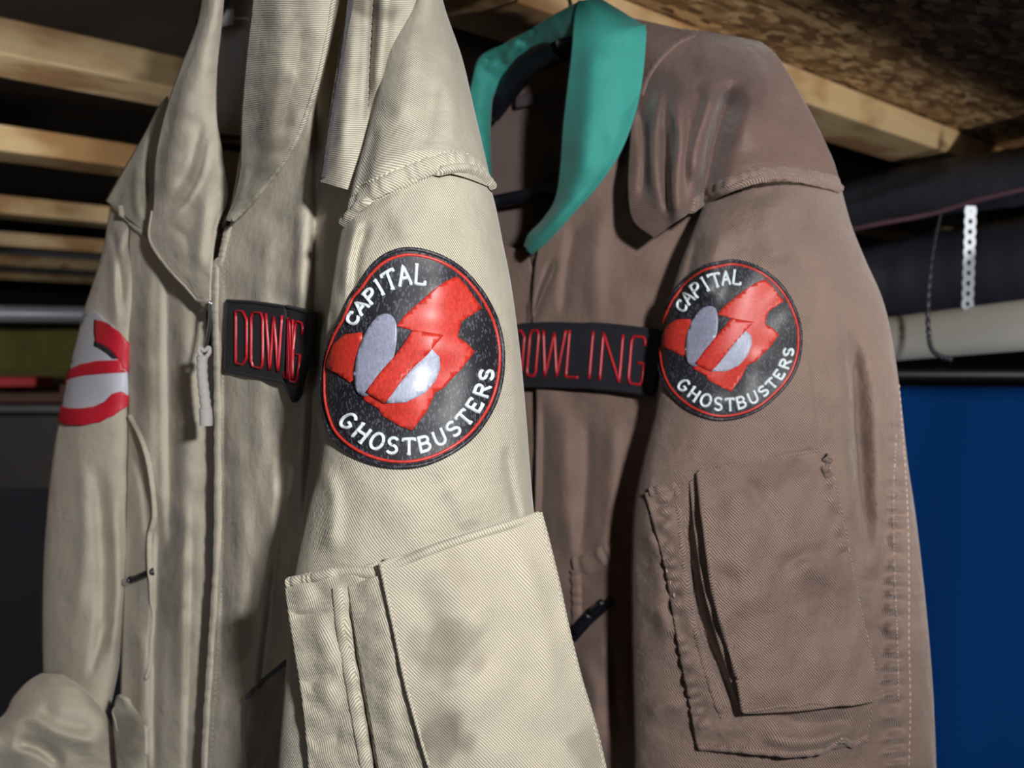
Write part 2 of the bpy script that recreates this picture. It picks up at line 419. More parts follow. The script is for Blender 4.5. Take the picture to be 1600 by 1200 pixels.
def wood(name, a, b2, c3):
    m, nt, b = newmat(name, .7)
    tc = N(nt, 'ShaderNodeTexCoord'); mp = N(nt, 'ShaderNodeMapping'); mp.inputs['Scale'].default_value = (1.2, 14, 14)
    nt.links.new(tc.outputs['Object'], mp.inputs[0])
    oi = N(nt, 'ShaderNodeObjectInfo')
    nz = N(nt, 'ShaderNodeTexNoise', noise_dimensions='4D', i_Scale=3.0, i_Detail=5.0, i_Distortion=.6); nt.links.new(mp.outputs[0], nz.inputs['Vector']); nt.links.new(mathn(nt, 'MULTIPLY', oi.outputs['Random'], 20.0), nz.inputs['W'])
    mp2 = N(nt, 'ShaderNodeMapping'); mp2.inputs['Scale'].default_value = (1, 2.2, 2.2); nt.links.new(tc.outputs['Object'], mp2.inputs[0])
    bl = N(nt, 'ShaderNodeTexNoise', noise_dimensions='4D', i_Scale=6.0, i_Detail=4.0); nt.links.new(mp2.outputs[0], bl.inputs['Vector']); nt.links.new(mathn(nt, 'MULTIPLY', oi.outputs['Random'], 33.0), bl.inputs['W'])
    vo = N(nt, 'ShaderNodeTexVoronoi', i_Scale=5.0); nt.links.new(mp2.outputs[0], vo.inputs['Vector'])
    c = mixc(nt, nz.outputs[0], a, b2)
    r = N(nt, 'ShaderNodeValToRGB'); r.color_ramp.elements[0].position = .46; r.color_ramp.elements[1].position = .58; nt.links.new(bl.outputs[0], r.inputs[0])
    c = mixc(nt, mathn(nt, 'MULTIPLY', r.outputs[0], .72), c, c3)
    kn = N(nt, 'ShaderNodeValToRGB'); kn.color_ramp.elements[0].position = .07; kn.color_ramp.elements[0].color = (1, 1, 1, 1)
    kn.color_ramp.elements[1].position = .13; kn.color_ramp.elements[1].color = (0, 0, 0, 1); nt.links.new(vo.outputs['Distance'], kn.inputs[0])
    c = mixc(nt, mathn(nt, 'MULTIPLY', kn.outputs[0], .8), c, tuple(v*.35 for v in a))
    nt.links.new(c, b.inputs['Base Color'])
    bp = N(nt, 'ShaderNodeBump', i_Strength=.5, i_Distance=.003); nt.links.new(nz.outputs[0], bp.inputs['Height']); nt.links.new(bp.outputs[0], b.inputs['Normal'])
    return m
M['wood'] = wood('pine_lumber', s2l((200, 164, 112)), s2l((230, 208, 168)), s2l((150, 100, 50)))
def osb(name):
    m, nt, b = newmat(name, .75)
    tc = N(nt, 'ShaderNodeTexCoord'); cols = None
    outs = []
    for k, (ang, sc) in enumerate(((20, 38), (75, 30), (130, 46))):
        mp = N(nt, 'ShaderNodeMapping'); mp.inputs['Rotation'].default_value = (0, 0, math.radians(ang)); mp.inputs['Scale'].default_value = (1, 2.8, 1)
        nt.links.new(tc.outputs['Object'], mp.inputs[0])
        vo = N(nt, 'ShaderNodeTexVoronoi', i_Scale=float(sc)); nt.links.new(mp.outputs[0], vo.inputs['Vector'])
        sp = N(nt, 'ShaderNodeSeparateColor'); nt.links.new(vo.outputs['Color'], sp.inputs[0]); outs.append(sp)
    f1 = outs[0].outputs[0]; sel = mathn(nt, 'GREATER_THAN', outs[1].outputs[1], .5); sel2 = mathn(nt, 'GREATER_THAN', outs[2].outputs[1], .65)
    n1 = N(nt, 'ShaderNodeMix'); nt.links.new(sel, n1.inputs[0]); nt.links.new(f1, n1.inputs[2]); nt.links.new(outs[1].outputs[0], n1.inputs[3])
    n2 = N(nt, 'ShaderNodeMix'); nt.links.new(sel2, n2.inputs[0]); nt.links.new(n1.outputs[0], n2.inputs[2]); nt.links.new(outs[2].outputs[0], n2.inputs[3])
    r = N(nt, 'ShaderNodeValToRGB'); e = r.color_ramp.elements; e[0].color = (*s2l((92, 64, 36)), 1); e[1].color = (*s2l((208, 176, 128)), 1)
    x = e.new(.5); x.color = (*s2l((142, 108, 68)), 1); nt.links.new(n2.outputs[0], r.inputs[0]); nt.links.new(r.outputs[0], b.inputs['Base Color'])
    bp = N(nt, 'ShaderNodeBump', i_Strength=.8, i_Distance=.004); nt.links.new(n2.outputs[0], bp.inputs['Height']); nt.links.new(bp.outputs[0], b.inputs['Normal'])
    return m
M['osb'] = osb('strand_board')

# ------------------------------------------------------------------ setting
DIR = Vector((1.019, 1, 0)).normalized(); NRM = Vector((-DIR.y, DIR.x, 0))    # joist direction and the way they are spaced
def box(name, c, dx, dy, dz, rz, mat, parent=None, bev=0, **k):
    """box centred on c, rotated by rz"""
    ca, sa = math.cos(rz), math.sin(rz); V = []
    b = [0] if not bev else None
    me_v = []
    for x in (-1, 1):
        for y in (-1, 1):
            for z in (-1, 1): me_v.append((x*dx/2, y*dy/2, z*dz/2))
    fs = [(0, 1, 3, 2), (4, 6, 7, 5), (0, 4, 5, 1), (2, 3, 7, 6), (0, 2, 6, 4), (1, 5, 7, 3)]
    me = bpy.data.meshes.new(name); me.from_pydata(me_v, [], fs); me.update(); me.materials.append(mat)
    o = bpy.data.objects.new(name, me); COL.objects.link(o)
    o.location = Vector(c); o.rotation_euler = (0, 0, rz)
    if parent is not None:
        o.parent = parent; o.matrix_parent_inverse = parent.matrix_world.inverted()
        o.location = Vector(c)-orig(parent)
        o.matrix_parent_inverse.identity()
    if bev:
        m = o.modifiers.new('bevel', 'BEVEL'); m.width = bev; m.segments = 2
    return props(o, **k)
HZ = CZ+.30
dark_wall = plain('dark_wall', s2l((46, 42, 40)), .9, .3, 8, coords='Object')
floor_m = plain('concrete', s2l((90, 88, 84)), .9, .3, 12, coords='Object')
box('floor', (0, 1.5, -.05), 8, 8, .1, 0, floor_m, kind='structure')
box('wall_back', (0, 5.5, 1.0), 8, .1, 2.1, 0, dark_wall, kind='structure')
box('wall_left', (-4, 1.5, 1.0), .1, 8, 2.1, 0, dark_wall, kind='structure')
box('wall_right', (4, 1.5, 1.0), .1, 8, 2.1, 0, dark_wall, kind='structure')
subfloor = plain('dark_subfloor', s2l((52, 42, 32)), .9, .3, 12, coords='Object')
ceil = box('ceiling', (0, 1.5, HZ+.30), 8, 8, .02, 0, subfloor, kind='structure')
for q in range(3):
    box('strand_board', NRM*(.69-.61)+DIR*(-1.45+2.44*q+1.22)+Vector((0, 0, HZ+.0395+.006)), 2.437, 1.2, .011, math.atan2(DIR.y, DIR.x), M['osb'], ceil)
AZ = math.atan2(DIR.y, DIR.x)
box('joist', NRM*.10+DIR*1.0+Vector((0, 0, HZ+.0395-.07)), 6.0, .038, .140, AZ, M['wood'], ceil, bev=.0025)  # unseen near joist, set deep on edge to shade the strand board
for k, p in enumerate((0.60, 1.06, 1.55, 2.22, 2.85, 3.45, 4.05)):
    c = NRM*(p+.0445)+DIR*(1.0+.2*math.sin(k*2.3)); c.z = HZ+.019
    ln = 6.0 if k < 6 else 4.6
    box('joist', c, ln, .089, .038, AZ, M['wood'], ceil, bev=.0025)

# ------------------------------------------------------------------ background right: duct, pipes, strap, tie, blue sheet
def tube(name, pts, r, mat, parent=None, seg=24, n=40, caps=True, rfun=None, **k):
    P = spline(pts, n) if len(pts) > 2 else spline(pts, max(2, n)); V = []; Fc = []
    org = Vector(P[0]); up = Vector((0, 0, 1))
    pr = None
    for i in range(len(P)):
        p = Vector(P[i]); t = Vector(P[min(i+1, len(P)-1)])-Vector(P[max(i-1, 0)]); t.normalize()
        if pr is None: pr = t.cross(up if abs(t.z) < .9 else Vector((1, 0, 0))).normalized()
        pr = (pr-t*pr.dot(t)).normalized(); q = t.cross(pr)
        rr = r if rfun is None else rfun(i/(len(P)-1))
        for j in range(seg):
            a = 2*math.pi*j/seg; V.append(p+(pr*math.cos(a)+q*math.sin(a))*rr)
    for i in range(len(P)-1):
        for j in range(seg):
            j2 = (j+1) % seg; Fc.append((i*seg+j, i*seg+j2, (i+1)*seg+j2, (i+1)*seg+j))
    if caps: Fc.append(tuple(range(seg))); Fc.append(tuple((len(P)-1)*seg+j for j in range(seg-1, -1, -1)))
    uv = [((i//seg)*.01, (i % seg)/seg*.1) for i in range(len(V))]
    if parent is None:
        o = link(name, [v-org for v in V], Fc, mat, None, uv=uv); o.location = org
    elif parent.type == 'EMPTY': o = link(name, V, Fc, mat, parent, uv=uv)
    else: o = sub(name, V, Fc, mat, parent, uv=uv)
    return props(o, **k)
duct_m = plain('duct_wrap', s2l((44, 46, 56)), .55, .5, 25, coords='Object')
duct_m2 = plain('duct_wrap_blue', s2l((40, 40, 54)), .6, .4, 18, coords='Object')
tube('insulated_duct', [W(1230, 352, 1.70), W(1400, 305, 1.52), W(1640, 268, 1.33), W(2000, 190, 1.1)], .040, duct_m, n=60,
     rfun=lambda t: .040+.0006*math.sin(t*130),
     label='dark wrapped round duct running close under the ceiling at the right, above the thin cable', cat='duct')
tube('insulated_duct', [W(1180, 480, 2.0), W(1400, 438, 1.8), W(1640, 405, 1.6), W(2000, 340, 1.36)], .074, duct_m2, n=60,
     rfun=lambda t: .074+.0008*math.sin(t*100),
     label='wide dark blue-black duct just above the white pipe, behind the perforated strap', cat='duct')
cab_m = plain('mauve_cable', s2l((92, 66, 76)), .6, .1, 50, coords='Object')
tube('cable', [W(1250, 378, 1.5), W(1350, 354, 1.42), W(1450, 335, 1.36), W(1530, 312, 1.30), W(1640, 285, 1.22), W(1800, 240, 1.1)], .0032, cab_m, seg=10,
     label='thin mauve cable sagging under the dark duct', cat='cable')
strip_m = plain('brown_lath', s2l((110, 88, 58)), .8, .3, 30, coords='Object')
tube('wooden_lath', [W(1260, 345, 2.15), W(1420, 320, 1.9), W(1700, 275, 1.6)], .012, strip_m, seg=4, label='narrow tan wooden lath behind the thin mauve cable', cat='lath')
pvc = plain('white_pvc', s2l((214, 214, 206)), .4, .1, 9, coords='Object', var=.12)
tube('plastic_pipe', [W(1180, 552, 1.42), W(1400, 529, 1.20), W(1620, 506, 1.02), W(1900, 477, .86)], .0265, pvc, n=30, seg=40,
     label='thick off-white plastic pipe crossing in front of the blue sheet at the right', cat='pipe')
# perforated strap : a real band with nine round holes
def strap():
    V = []; Fc = []; d0 = 1.09; tx, ty = 1516, 322; bx, by = 1511, 483; nh = 10
    A = W(tx, ty, d0); B = W(bx, by, d0); ax = (B-A); L = ax.length; ax.normalize(); sd = Vector((1, .25, 0)).normalized(); nr = ax.cross(sd).normalized()
    pitch = L/nh; wdt = .0150; r = pitch*.25; K = 24
    for h in range(nh):
        c = A+ax*pitch*(h+.5)
        base = len(V)
        if h == 0: rr = r*.3
        else: rr = r
        for side in (0, 1):
            for j in range(K):
                a = 2*math.pi*j/K
                ca, sa = math.cos(a), math.sin(a)
                V.append(c+(sd*ca+ax*sa)*rr+nr*(side*.0012))
            for j in range(K):
                a = 2*math.pi*j/K; ca, sa = math.cos(a), math.sin(a)
                y = max(-1, min(1, sa*1.45)); x = ca*1.45; x = max(-1, min(1, x))
                ww = wdt/2*(1-.22*abs(y)**2)
                V.append(c+sd*x*ww+ax*y*pitch/2+nr*(side*.0012))
        for j in range(K):
            j2 = (j+1) % K
            a0 = base; b0 = base+K; c0 = base+2*K; e0 = base+3*K
            Fc += [(a0+j, a0+j2, b0+j2, b0+j), (c0+j2, c0+j, e0+j, e0+j2), (a0+j2, a0+j, c0+j, c0+j2), (b0+j, b0+j2, e0+j2, e0+j)]
    org = A.copy(); pl = plain('white_strap_plastic', s2l((222, 230, 240)), .45, .05, 40, coords='Object')
    o = link('hanger_strap', [v-org for v in V], Fc, pl, None, smooth=False); o.location = org
    return props(o, label='white perforated hanger strap dropping down to the white pipe', cat='strap')
strap()
# beaded black cable tie
def beadtie():
    P = spline([(1470, 335), (1462, 370), (1454, 420), (1450, 470), (1451, 520), (1456, 545), (1468, 556), (1488, 562)], 60); V = []; Fc = []
    org = W(1470, 335, 1.0)
    pts = [W(x, y, 1.06-.0012*i) for i, (x, y) in enumerate(P)]
    tube('cable_tie', pts, .0022, plain('dark_tie', s2l((44, 46, 54)), .4, .1, 60, coords='Object'), n=240, seg=10,
         rfun=lambda t: (.0011 if t < .3 else .0017)+.0011*abs(math.sin(t*24*math.pi))*min(1, t*2.5+.1),
         label='dark beaded cable tie dangling in front of the white pipe', cat='cable tie')
beadtie()
# blue sheet with soft folds
blue = plain('blue_cloth', s2l((0, 50, 108)), .95, .3, 140, var=.05, spec=.1)
def hang_sheet(name, x0, x1, y, z0, z1, mat, amp, per, label, cat, slant=0):
    n = 90; m = 40; V = []; Fc = []; org = Vector(((x0+x1)/2, y, z0))
    for j in range(m):
        for i in range(n):
            u = i/(n-1); v = j/(m-1); x = x0+(x1-x0)*u
            yy = y+slant*u+amp*math.sin(x/per*6.283+.6*math.sin(x*9+v*2))*(.3+.7*v)+amp*.4*math.sin(x*31+v*3)
            V.append((x, yy, z1+(z0-z1)*v))
    for j in range(m-1):
        for i in range(n-1): a = j*n+i; Fc.append((a, a+1, a+n+1, a+n))
    o = link(name, [Vector(v)-org for v in V], Fc, mat, None, uv=[(v[0], v[2]) for v in V]); o.location = org; solid(o, .002, 0)
    return props(o, label=label, cat=cat)
hang_sheet('hanging_sheet', .50, 1.75, 1.62, .75, 1.555, blue, .022, .42, 'plain blue cloth sheet hanging below the white pipe', 'sheet', slant=-.25)
# rail the sheet hangs on
tube('curtain_rail', [Vector((.42, 1.66, 1.575)), Vector((1.85, 1.36, 1.575))], .012, M['black_plastic'], label='dark rail along the top edge of the blue sheet', cat='rail')
# dark garment-like hanging behind the brown suit
hang_sheet('hanging_sheet', -.42, .36, 1.50, .6, 1.70, plain('navy_dark_cloth', s2l((20, 22, 34)), .95, .3, 100), .03, .3,
           'near-black cloth sheet hanging behind and between the two suits', 'sheet')

# ------------------------------------------------------------------ background left
rail_m = plain('galvanised', s2l((150, 156, 168)), .4, .05, 20, coords='Object', metal=.2)
tube('steel_pipe', [W(-250, 488, 2.4), W(60, 491, 2.5), W(420, 496, 2.7)], .021, rail_m, n=30, label='grey steel pipe crossing the far left background above the insulation', cat='pipe')
ins = plain('insulation', s2l((104, 100, 52)), .95, .8, 30, coords='Object', var=.3)
o = box('insulation_batt', W(110, 550, 2.83), 1.3, .12, .155, 0, ins, bev=.03); props(o, label='olive yellow insulation batt lying along the far left wall under the steel pipe', cat='insulation')
shelf_m = plain('brown_shelf', s2l((96, 70, 58)), .8, .3, 20, coords='Object')
o = box('shelf_board', W(110, 612, 2.6), 1.3, .30, .045, 0, shelf_m, bev=.004); props(o, label='brown wooden shelf board in the far left background', cat='shelf')
o = box('cardboard_box', W(15, 596, 2.35), .16, .12, .022, .1, plain('red_card', s2l((170, 40, 44)), .7, .1, 10, coords='Object'), bev=.003); props(o, label='flat red box on the far left shelf', cat='box')
cab = empty('storage_cabinet', W(110, 1000, 2.5), label='dark grey storage cabinet below the far left shelf', cat='cabinet')
gm = plain('grey_metal', s2l((66, 62, 64)), .6, .1, 10, coords='Object')
box('cabinet_body', W(110, 830, 2.62), 1.3, .28, .62, 0, gm, cab, bev=.004)
box('cabinet_lid', W(110, 634, 2.6), 1.33, .32, .018, 0, plain('lid_metal', s2l((120, 120, 124)), .4, .05, 10, coords='Object', metal=.5), cab, bev=.003)
hang_sheet('hanging_sheet', -1.15, -.30, 1.75, .6, 1.375, plain('black_drape', s2l((14, 15, 26)), .95, .3, 100), .02, .35,
           'black cloth sheet at the far left, below the grey cabinet front', 'sheet')

# ------------------------------------------------------------------ lettering strokes (unit box, y up)
def arcp(cx, cy, rx, ry, a0, a1, n=10):
    return [(cx+rx*math.cos(math.radians(a0+(a1-a0)*i/n)), cy+ry*math.sin(math.radians(a0+(a1-a0)*i/n))) for i in range(n+1)]
GL = {
 'A': [[(0, 0), (.5, 1), (1, 0)], [(.2, .36), (.8, .36)], [(-.1, 0), (.16, 0)], [(.84, 0), (1.1, 0)]],
 'B': [[(.1, 0), (.1, 1)], [(-.02, 1), (.55, 1)]+arcp(.55, .76, .33, .24, 90, -90, 8)+[(.1, .52)], arcp(.58, .26, .38, .26, 90, -90, 8)+[(-.02, 0)]],
 'C': [arcp(.55, .5, .52, .5, 40, 320, 16), [(.95, .98), (.95, .7)]],
 'E': [[(.1, 0), (.1, 1)], [(0, 1), (.85, 1), (.85, .84)], [(.1, .52), (.65, .52)], [(0, 0), (.9, 0), (.9, .18)]],
 'G': [arcp(.52, .5, .5, .5, 45, 330, 16)+[(.98, .45), (.6, .45)]],
 'H': [[(.08, 0), (.08, 1)], [(.92, 0), (.92, 1)], [(.08, .5), (.92, .5)], [(-.06, 1), (.22, 1)], [(.78, 0), (1.06, 0)]],
 'I': [[(.5, 0), (.5, 1)], [(.25, 1), (.75, 1)], [(.25, 0), (.75, 0)]],
 'L': [[(.15, 1), (.15, 0), (.95, 0), (.95, .2)], [(0, 1), (.32, 1)]],
 'O': [arcp(.5, .5, .5, .5, 0, 360, 20)],
 'P': [[(.12, 0), (.12, 1)], [(0, 1), (.5, 1)]+arcp(.55, .74, .36, .26, 90, -90, 8)+[(.12, .48)], [(-.02, 0), (.3, 0)]],
 'R': [[(.1, 0), (.1, 1)], [(0, 1), (.5, 1)]+arcp(.55, .75, .35, .25, 90, -90, 8)+[(.1, .5)], [(.5, .5), (.98, 0), (1.08, 0)], [(-.04, 0), (.24, 0)]],
 'S': [arcp(.5, .75, .4, .25, 30, 270, 10)+arcp(.5, .25, .42, .25, 90, -150, 10)],
 'T': [[(.5, 0), (.5, 1)], [(-.02, .84), (0, 1), (1, 1), (1.02, .84)], [(.34, 0), (.66, 0)]],
 'U': [[(.08, 1), (.08, .35)]+arcp(.5, .32, .42, .32, 180, 360, 8)+[(.92, 1)], [(-.04, 1), (.24, 1)], [(.78, 1), (1.04, 1)]],
}
NAR = {   # tall narrow name-tape capitals
 'D': [[(.05, 0), (.05, 1), (.6, 1), (.95, .86), (.95, .14), (.6, 0), (.05, 0)]],
 'O': [[(.2, 0), (.05, .1), (.05, .9), (.2, 1), (.8, 1), (.95, .9), (.95, .1), (.8, 0), (.2, 0)]],
 'W': [[(0, 1), (.24, 0), (.5, .95), (.76, 0), (1, 1)]],
 'L': [[(.05, 1), (.05, 0), (.95, 0)]],
 'I': [[(.5, 1), (.5, 0)]],
 'N': [[(.05, 0), (.05, 1), (.92, 0), (.92, 1)]],
 'G': [[(.95, .82), (.95, .92), (.8, 1), (.2, 1), (.05, .9), (.05, .1), (.2, 0), (.8, 0), (.95, .1), (.95, .45), (.55, .45)]],
}
def letter(name, strokes, place, key, mat, parent, wid, hei, off):
    V = []; Fc = []
    for st in strokes:
        P = []
        for i in range(len(st)-1):
            a, b = st[i], st[i+1]; k = max(1, int(math.hypot(b[0]-a[0], b[1]-a[1])/.12))
            for j in range(k): P.append((a[0]+(b[0]-a[0])*j/k, a[1]+(b[1]-a[1])*j/k))
        P.append(st[-1]); p3 = []; ns = []
        for q in P:
            x, y = place(*q); p, nn = drape(x, y, key, off); p3.append(p); ns.append(nn)
        v, f = band(p3, ns, wid, hei, 5, base=-.0004)
        b0 = len(V); V += v; Fc += [tuple(i+b0 for i in ff) for ff in f]
    fn = link if parent.type == 'EMPTY' else sub
    return fn(name, V, Fc, mat, parent, uv=[(v[0], v[2]) for v in V])

def round_patch(root, C, bound, key, name='sleeve_patch', sc=1.0):
    """oval embroidered patch; bound: outline points in the picture, laid on the sleeve"""
    B = np.array(bound, float)-np.array(C)
    ang = np.degrees(np.arctan2(-B[:, 1], B[:, 0])) % 360; rad = np.hypot(B[:, 0], B[:, 1]); o_ = np.argsort(ang); ang = ang[o_]; rad = rad[o_]
    AA = np.concatenate([ang-360, ang, ang+360]); RR = np.concatenate([rad, rad, rad])
    tt = np.arange(0, 360, 2.0); rs = np.interp(tt, AA, RR)
    for _ in range(5): rs = (np.roll(rs, 1)+rs*2+np.roll(rs, -1))/4
    TT = np.concatenate([tt-360, tt, tt+360]); RS = np.concatenate([rs]*3)
    def radial(u, v):
        r = math.hypot(u, v); a = math.degrees(math.atan2(v, u)) % 360
        R = float(np.interp(a, TT, RS))*r; return C[0]+R*math.cos(math.radians(a)), C[1]-R*math.sin(math.radians(a))
    cs = [(math.cos(math.radians(a)), math.sin(math.radians(a))) for a in range(0, 360, 6)]
    AF = np.linalg.lstsq(np.array([(u, v, 1) for u, v in cs]), np.array([radial(u, v) for u, v in cs]), rcond=None)[0]
    def tomap(u, v):
        r = math.hypot(u, v); q = min(1, r)**4; a = np.array([u, v, 1])@AF; b = radial(u, v)
        return float(a[0]*(1-q)+b[0]*q), float(a[1]*(1-q)+b[1]*q)
    base = [(math.cos(math.radians(a)), math.sin(math.radians(a))) for a in range(0, 360, 4)]
    p = poly_patch(name, base, tomap, key, M['thread_black'], root, .0018, .0018, .06)
    def ring(nm, r, wid, hei, mat, off):
        p3 = []; ns = []
        for a in range(0, 360, 3):
            x, y = tomap(r*math.cos(math.radians(a)), r*math.sin(math.radians(a))); q, nn = drape(x, y, key, off); p3.append(q); ns.append(nn)
        ns = smooth_n(ns)
        V, Fc = band(p3, ns, wid, hei, 7, closed=True, base=-.001)
        return sub(nm, V, Fc, mat, p, uv=[(v[0], v[2]) for v in V])
    ring('patch_edging', .985, .0024*sc, .0012, M['thread_black'], .0016)
    ring('red_border', .945, .0017*sc, .0008, M['thread_red'], .0018)
    z = lambda pts: [((x-1083)/326, (455-y)/375) for x, y in pts]
    red = z([(1030, 330), (1060, 290), (1150, 210), (1190, 180), (1228, 160), (1262, 190), (1322, 265), (1252, 322), (1240, 380), (1272, 400), (1300, 430), (1260, 490), (1195, 560), (1165, 575),
             (1140, 640), (1095, 705), (1050, 685), (995, 650), (985, 625), (925, 585), (945, 555), (1035, 430), (1090, 350)])
    poly_patch('red_emblem', red, tomap, key, M['thread_red'], p, .0026, .0008, .05)
    red2 = z([(800, 385), (850, 348), (912, 345), (925, 420), (930, 490), (882, 532), (835, 505), (788, 488), (784, 455)])
    poly_patch('red_emblem', red2, tomap, key, M['thread_red'], p, .0026, .0008, .05)
    # plain ovals stand in for the figure
    def oval(cx, cy, rx, ry, rot, a0=0, a1=360):
        o = []
        for a in range(a0, a1+(0 if a1-a0 == 360 else 1), 10):
            x = rx*math.cos(math.radians(a)); y = ry*math.sin(math.radians(a)); c, s = math.cos(math.radians(rot)), math.sin(math.radians(rot))
            o.append((cx+x*c-y*s, cy+x*s+y*c))
        return z(o)
    poly_patch('grey_oval', oval(965, 430, 62, 150, 14), tomap, key, M['thread_grey'], p, .0032, .0007, .05)
    half = z([(1150, 410), (1178, 440), (1182, 480), (1165, 530), (1130, 575), (1075, 603), (1003, 602)])
    poly_patch('pale_oval', half, tomap, key, M['thread_pale'], p, .0032, .0007, .05)
    bar = z([(1090, 350), (1188, 372), (1105, 470), (1005, 602), (940, 562), (1035, 430)])
    poly_patch('red_bar', bar, tomap, key, M['thread_red'], p, .0038, .0007, .05)
    def word(txt, angs, r, wd, ht, inward):
        for ch, a in zip(txt, angs):
            ar = math.radians(a); rx, ry = math.cos(ar), math.sin(ar)
            tx, ty = (ry, -rx) if not inward else (-ry, rx); ux, uy = (rx, ry) if not inward else (-rx, -ry)
            w_ = wd*(.55 if ch == 'I' else 1)
            def place(x, y):
                u = rx*r+tx*(x-.5)*w_+ux*(y-.5)*ht; v = ry*r+ty*(x-.5)*w_+uy*(y-.5)*ht
                return tomap(u, v)
            letter('letter', GL[ch], place, key, M['thread_white'], p, .0016*sc, .0009, .0022)
    word('CAPITAL', [145, 134, 123, 114, 105.5, 95, 83.5], .795, .118, .155, False)
    word('GHOSTBUSTERS', [224.5, 237, 248.5, 259.5, 270.5, 281, 292.5, 303.5, 314, 325.5, 337, 348], .815, .112, .135, True)
    return p

# ================================================================== KHAKI SUIT
kh = empty('khaki_jumpsuit', W(450, 560, .62), label='khaki tan jumpsuit on a hanger at the left, in front of the brown one', cat='jumpsuit', group=None)
D_front = [(430, 60, 30, 130, 12, .5), (445, 180, 22, 90, 10, .8), (500, 120, 12, 160, 5, .8), (560, 20, 30, 20, 0, .6)]
# back of the body, seen inside the neck
sheet('back_panel', [(345, -70, .77), (322, 120, .78), (285, 330, .79), (280, 600, .79), (275, 1000, .79), (270, 1300, .79)],
      [(640, -70, .60), (640, 120, .60), (640, 330, .60), (640, 600, .60), (640, 1000, .60), (640, 1300, .60)], M['khaki_in'], kh, bulge=-.02, cell=8, folds=[([(372, -60), (368, 300)], 6, -3)], key='kback')
# front, far half (wearer's right) and near half
sheet('front_panel', [(262, 178, .742), (240, 250, .74), (205, 340, .738), (200, 480, .738), (200, 650, .738), (196, 850, .738), (190, 1050, .738), (185, 1300, .738)],
      [(330, 172, .70), (336, 250, .69), (336, 340, .672), (336, 480, .668), (338, 650, .666), (334, 850, .666), (322, 1050, .668), (314, 1300, .668)], M['khaki_soft'], kh,
      bulge=.012, folds=[([(262, 380), (262, 520), (264, 700), (268, 900)], 7, -7, 14), ([(236, 380), (230, 560), (238, 760)], 12, 6), ([(285, 420), (292, 650), (285, 900), (282, 1200)], 12, 6, 20),
                         ([(248, 760), (246, 900), (240, 1060), (244, 1260)], 6, -6, 10), ([(300, 760), (296, 1000), (290, 1260)], 5, -3, 9), ([(212, 640), (232, 720), (246, 790)], 5, 4, 8),
                         ([(205, 700), (225, 760), (236, 860)], 6, -4), ([(215, 960), (225, 1060), (215, 1160)], 9, 5)],
      rip=(.9, 80), dirt_shade=[(272, 900, 22, 110, 2, .75), (225, 560, 22, 80, 0, .5), (285, 1010, 15, 70, 0, .4), (225, 300, 30, 90, 20, .5)], key='kfar', uvrot=5)
sheet('front_panel', [(405, -70, .62), (392, 120, .625), (366, 300, .632), (336, 440, .638), (334, 650, .642), (334, 850, .642), (322, 1050, .642), (316, 1300, .642)],
      [(600, -70, .535), (590, 120, .54), (560, 300, .542), (530, 440, .545), (520, 650, .547), (510, 850, .548), (500, 1050, .55), (490, 1300, .55)], M['khaki_soft'], kh,
      bulge=.004, folds=[([(497, 60), (494, 300), (489, 470), (486, 650), (470, 900)], 7, -9, 12), ([(474, 240), (470, 420), (468, 640), (452, 860)], 9, 6, 14),
                         ([(428, 330), (412, 460), (404, 640), (402, 800)], 16, 4), ([(440, 640), (440, 820), (418, 1000), (392, 1200)], 9, -7, 20), ([(372, 620), (378, 850), (366, 1100)], 16, 5),
                         ([(352, 400), (350, 620), (345, 1100)], 2.6, -1.8, 6), ([(415, 860), (400, 1000), (392, 1100)], 12, 5), ([(455, 660), (450, 800), (432, 960)], 8, 6)],
      rip=(.8, 60), dirt_shade=[(380, 1000, 16, 60, 10, .5), (440, 420, 16, 60, 10, .35), (360, 1150, 14, 50, 5, .4), (452, 700, 14, 120, 5, .35)], key='knear', uvrot=5)
# placket strip right of the zip
ribbon('placket', [(352, 352), (341, 400), (338, 470), (340, 560), (341, 680), (340, 850), (332, 1000), (324, 1120), (318, 1260)], .0080, .0012, M['khaki_soft'], kh, 'knear', pucker=.0005, per=26, off=.0008)
stitches([[(362, 365), (352, 430), (349, 560), (350, 700), (350, 850), (342, 1000), (330, 1200)]], M['khaki_thread'], kh, 'knear')
# dark hip pocket at the lower middle
hp = sheet('hip_pocket', [(386, 1085, .595), (384, 1140, .595), (388, 1290, .595)], [(446, 1036, .552), (446, 1120, .55), (446, 1290, .55)], M['khaki'], kh, bulge=.004, dirt_shade=[(415, 1150, 60, 140, 0, 1.0)], rip=(.8, 30), key='khip')
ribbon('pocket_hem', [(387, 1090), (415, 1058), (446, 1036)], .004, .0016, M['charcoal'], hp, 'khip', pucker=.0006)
# far shoulder
sheet('shoulder_yoke', [(248, 168, .745), (224, 215, .75), (196, 262, .758), (166, 314, .765)],
      [(262, 150, .72), (262, 230, .715), (252, 310, .712), (238, 372, .715)], M['khaki'], kh, bulge=.008, thick=.0014,
      folds=[([(240, 190), (232, 260), (236, 330)], 5, -6, 8), ([(218, 250), (214, 300), (220, 350)], 6, 4)], dirt_shade=[(215, 310, 30, 50, 30, .55)], key='kfy')
ribbon('shoulder_seam', [(168, 316), (190, 334), (212, 354), (236, 372)], .005, .0018, M['khaki'], kh, ['kfy', 'kfar'], pucker=.0008, off=.001)
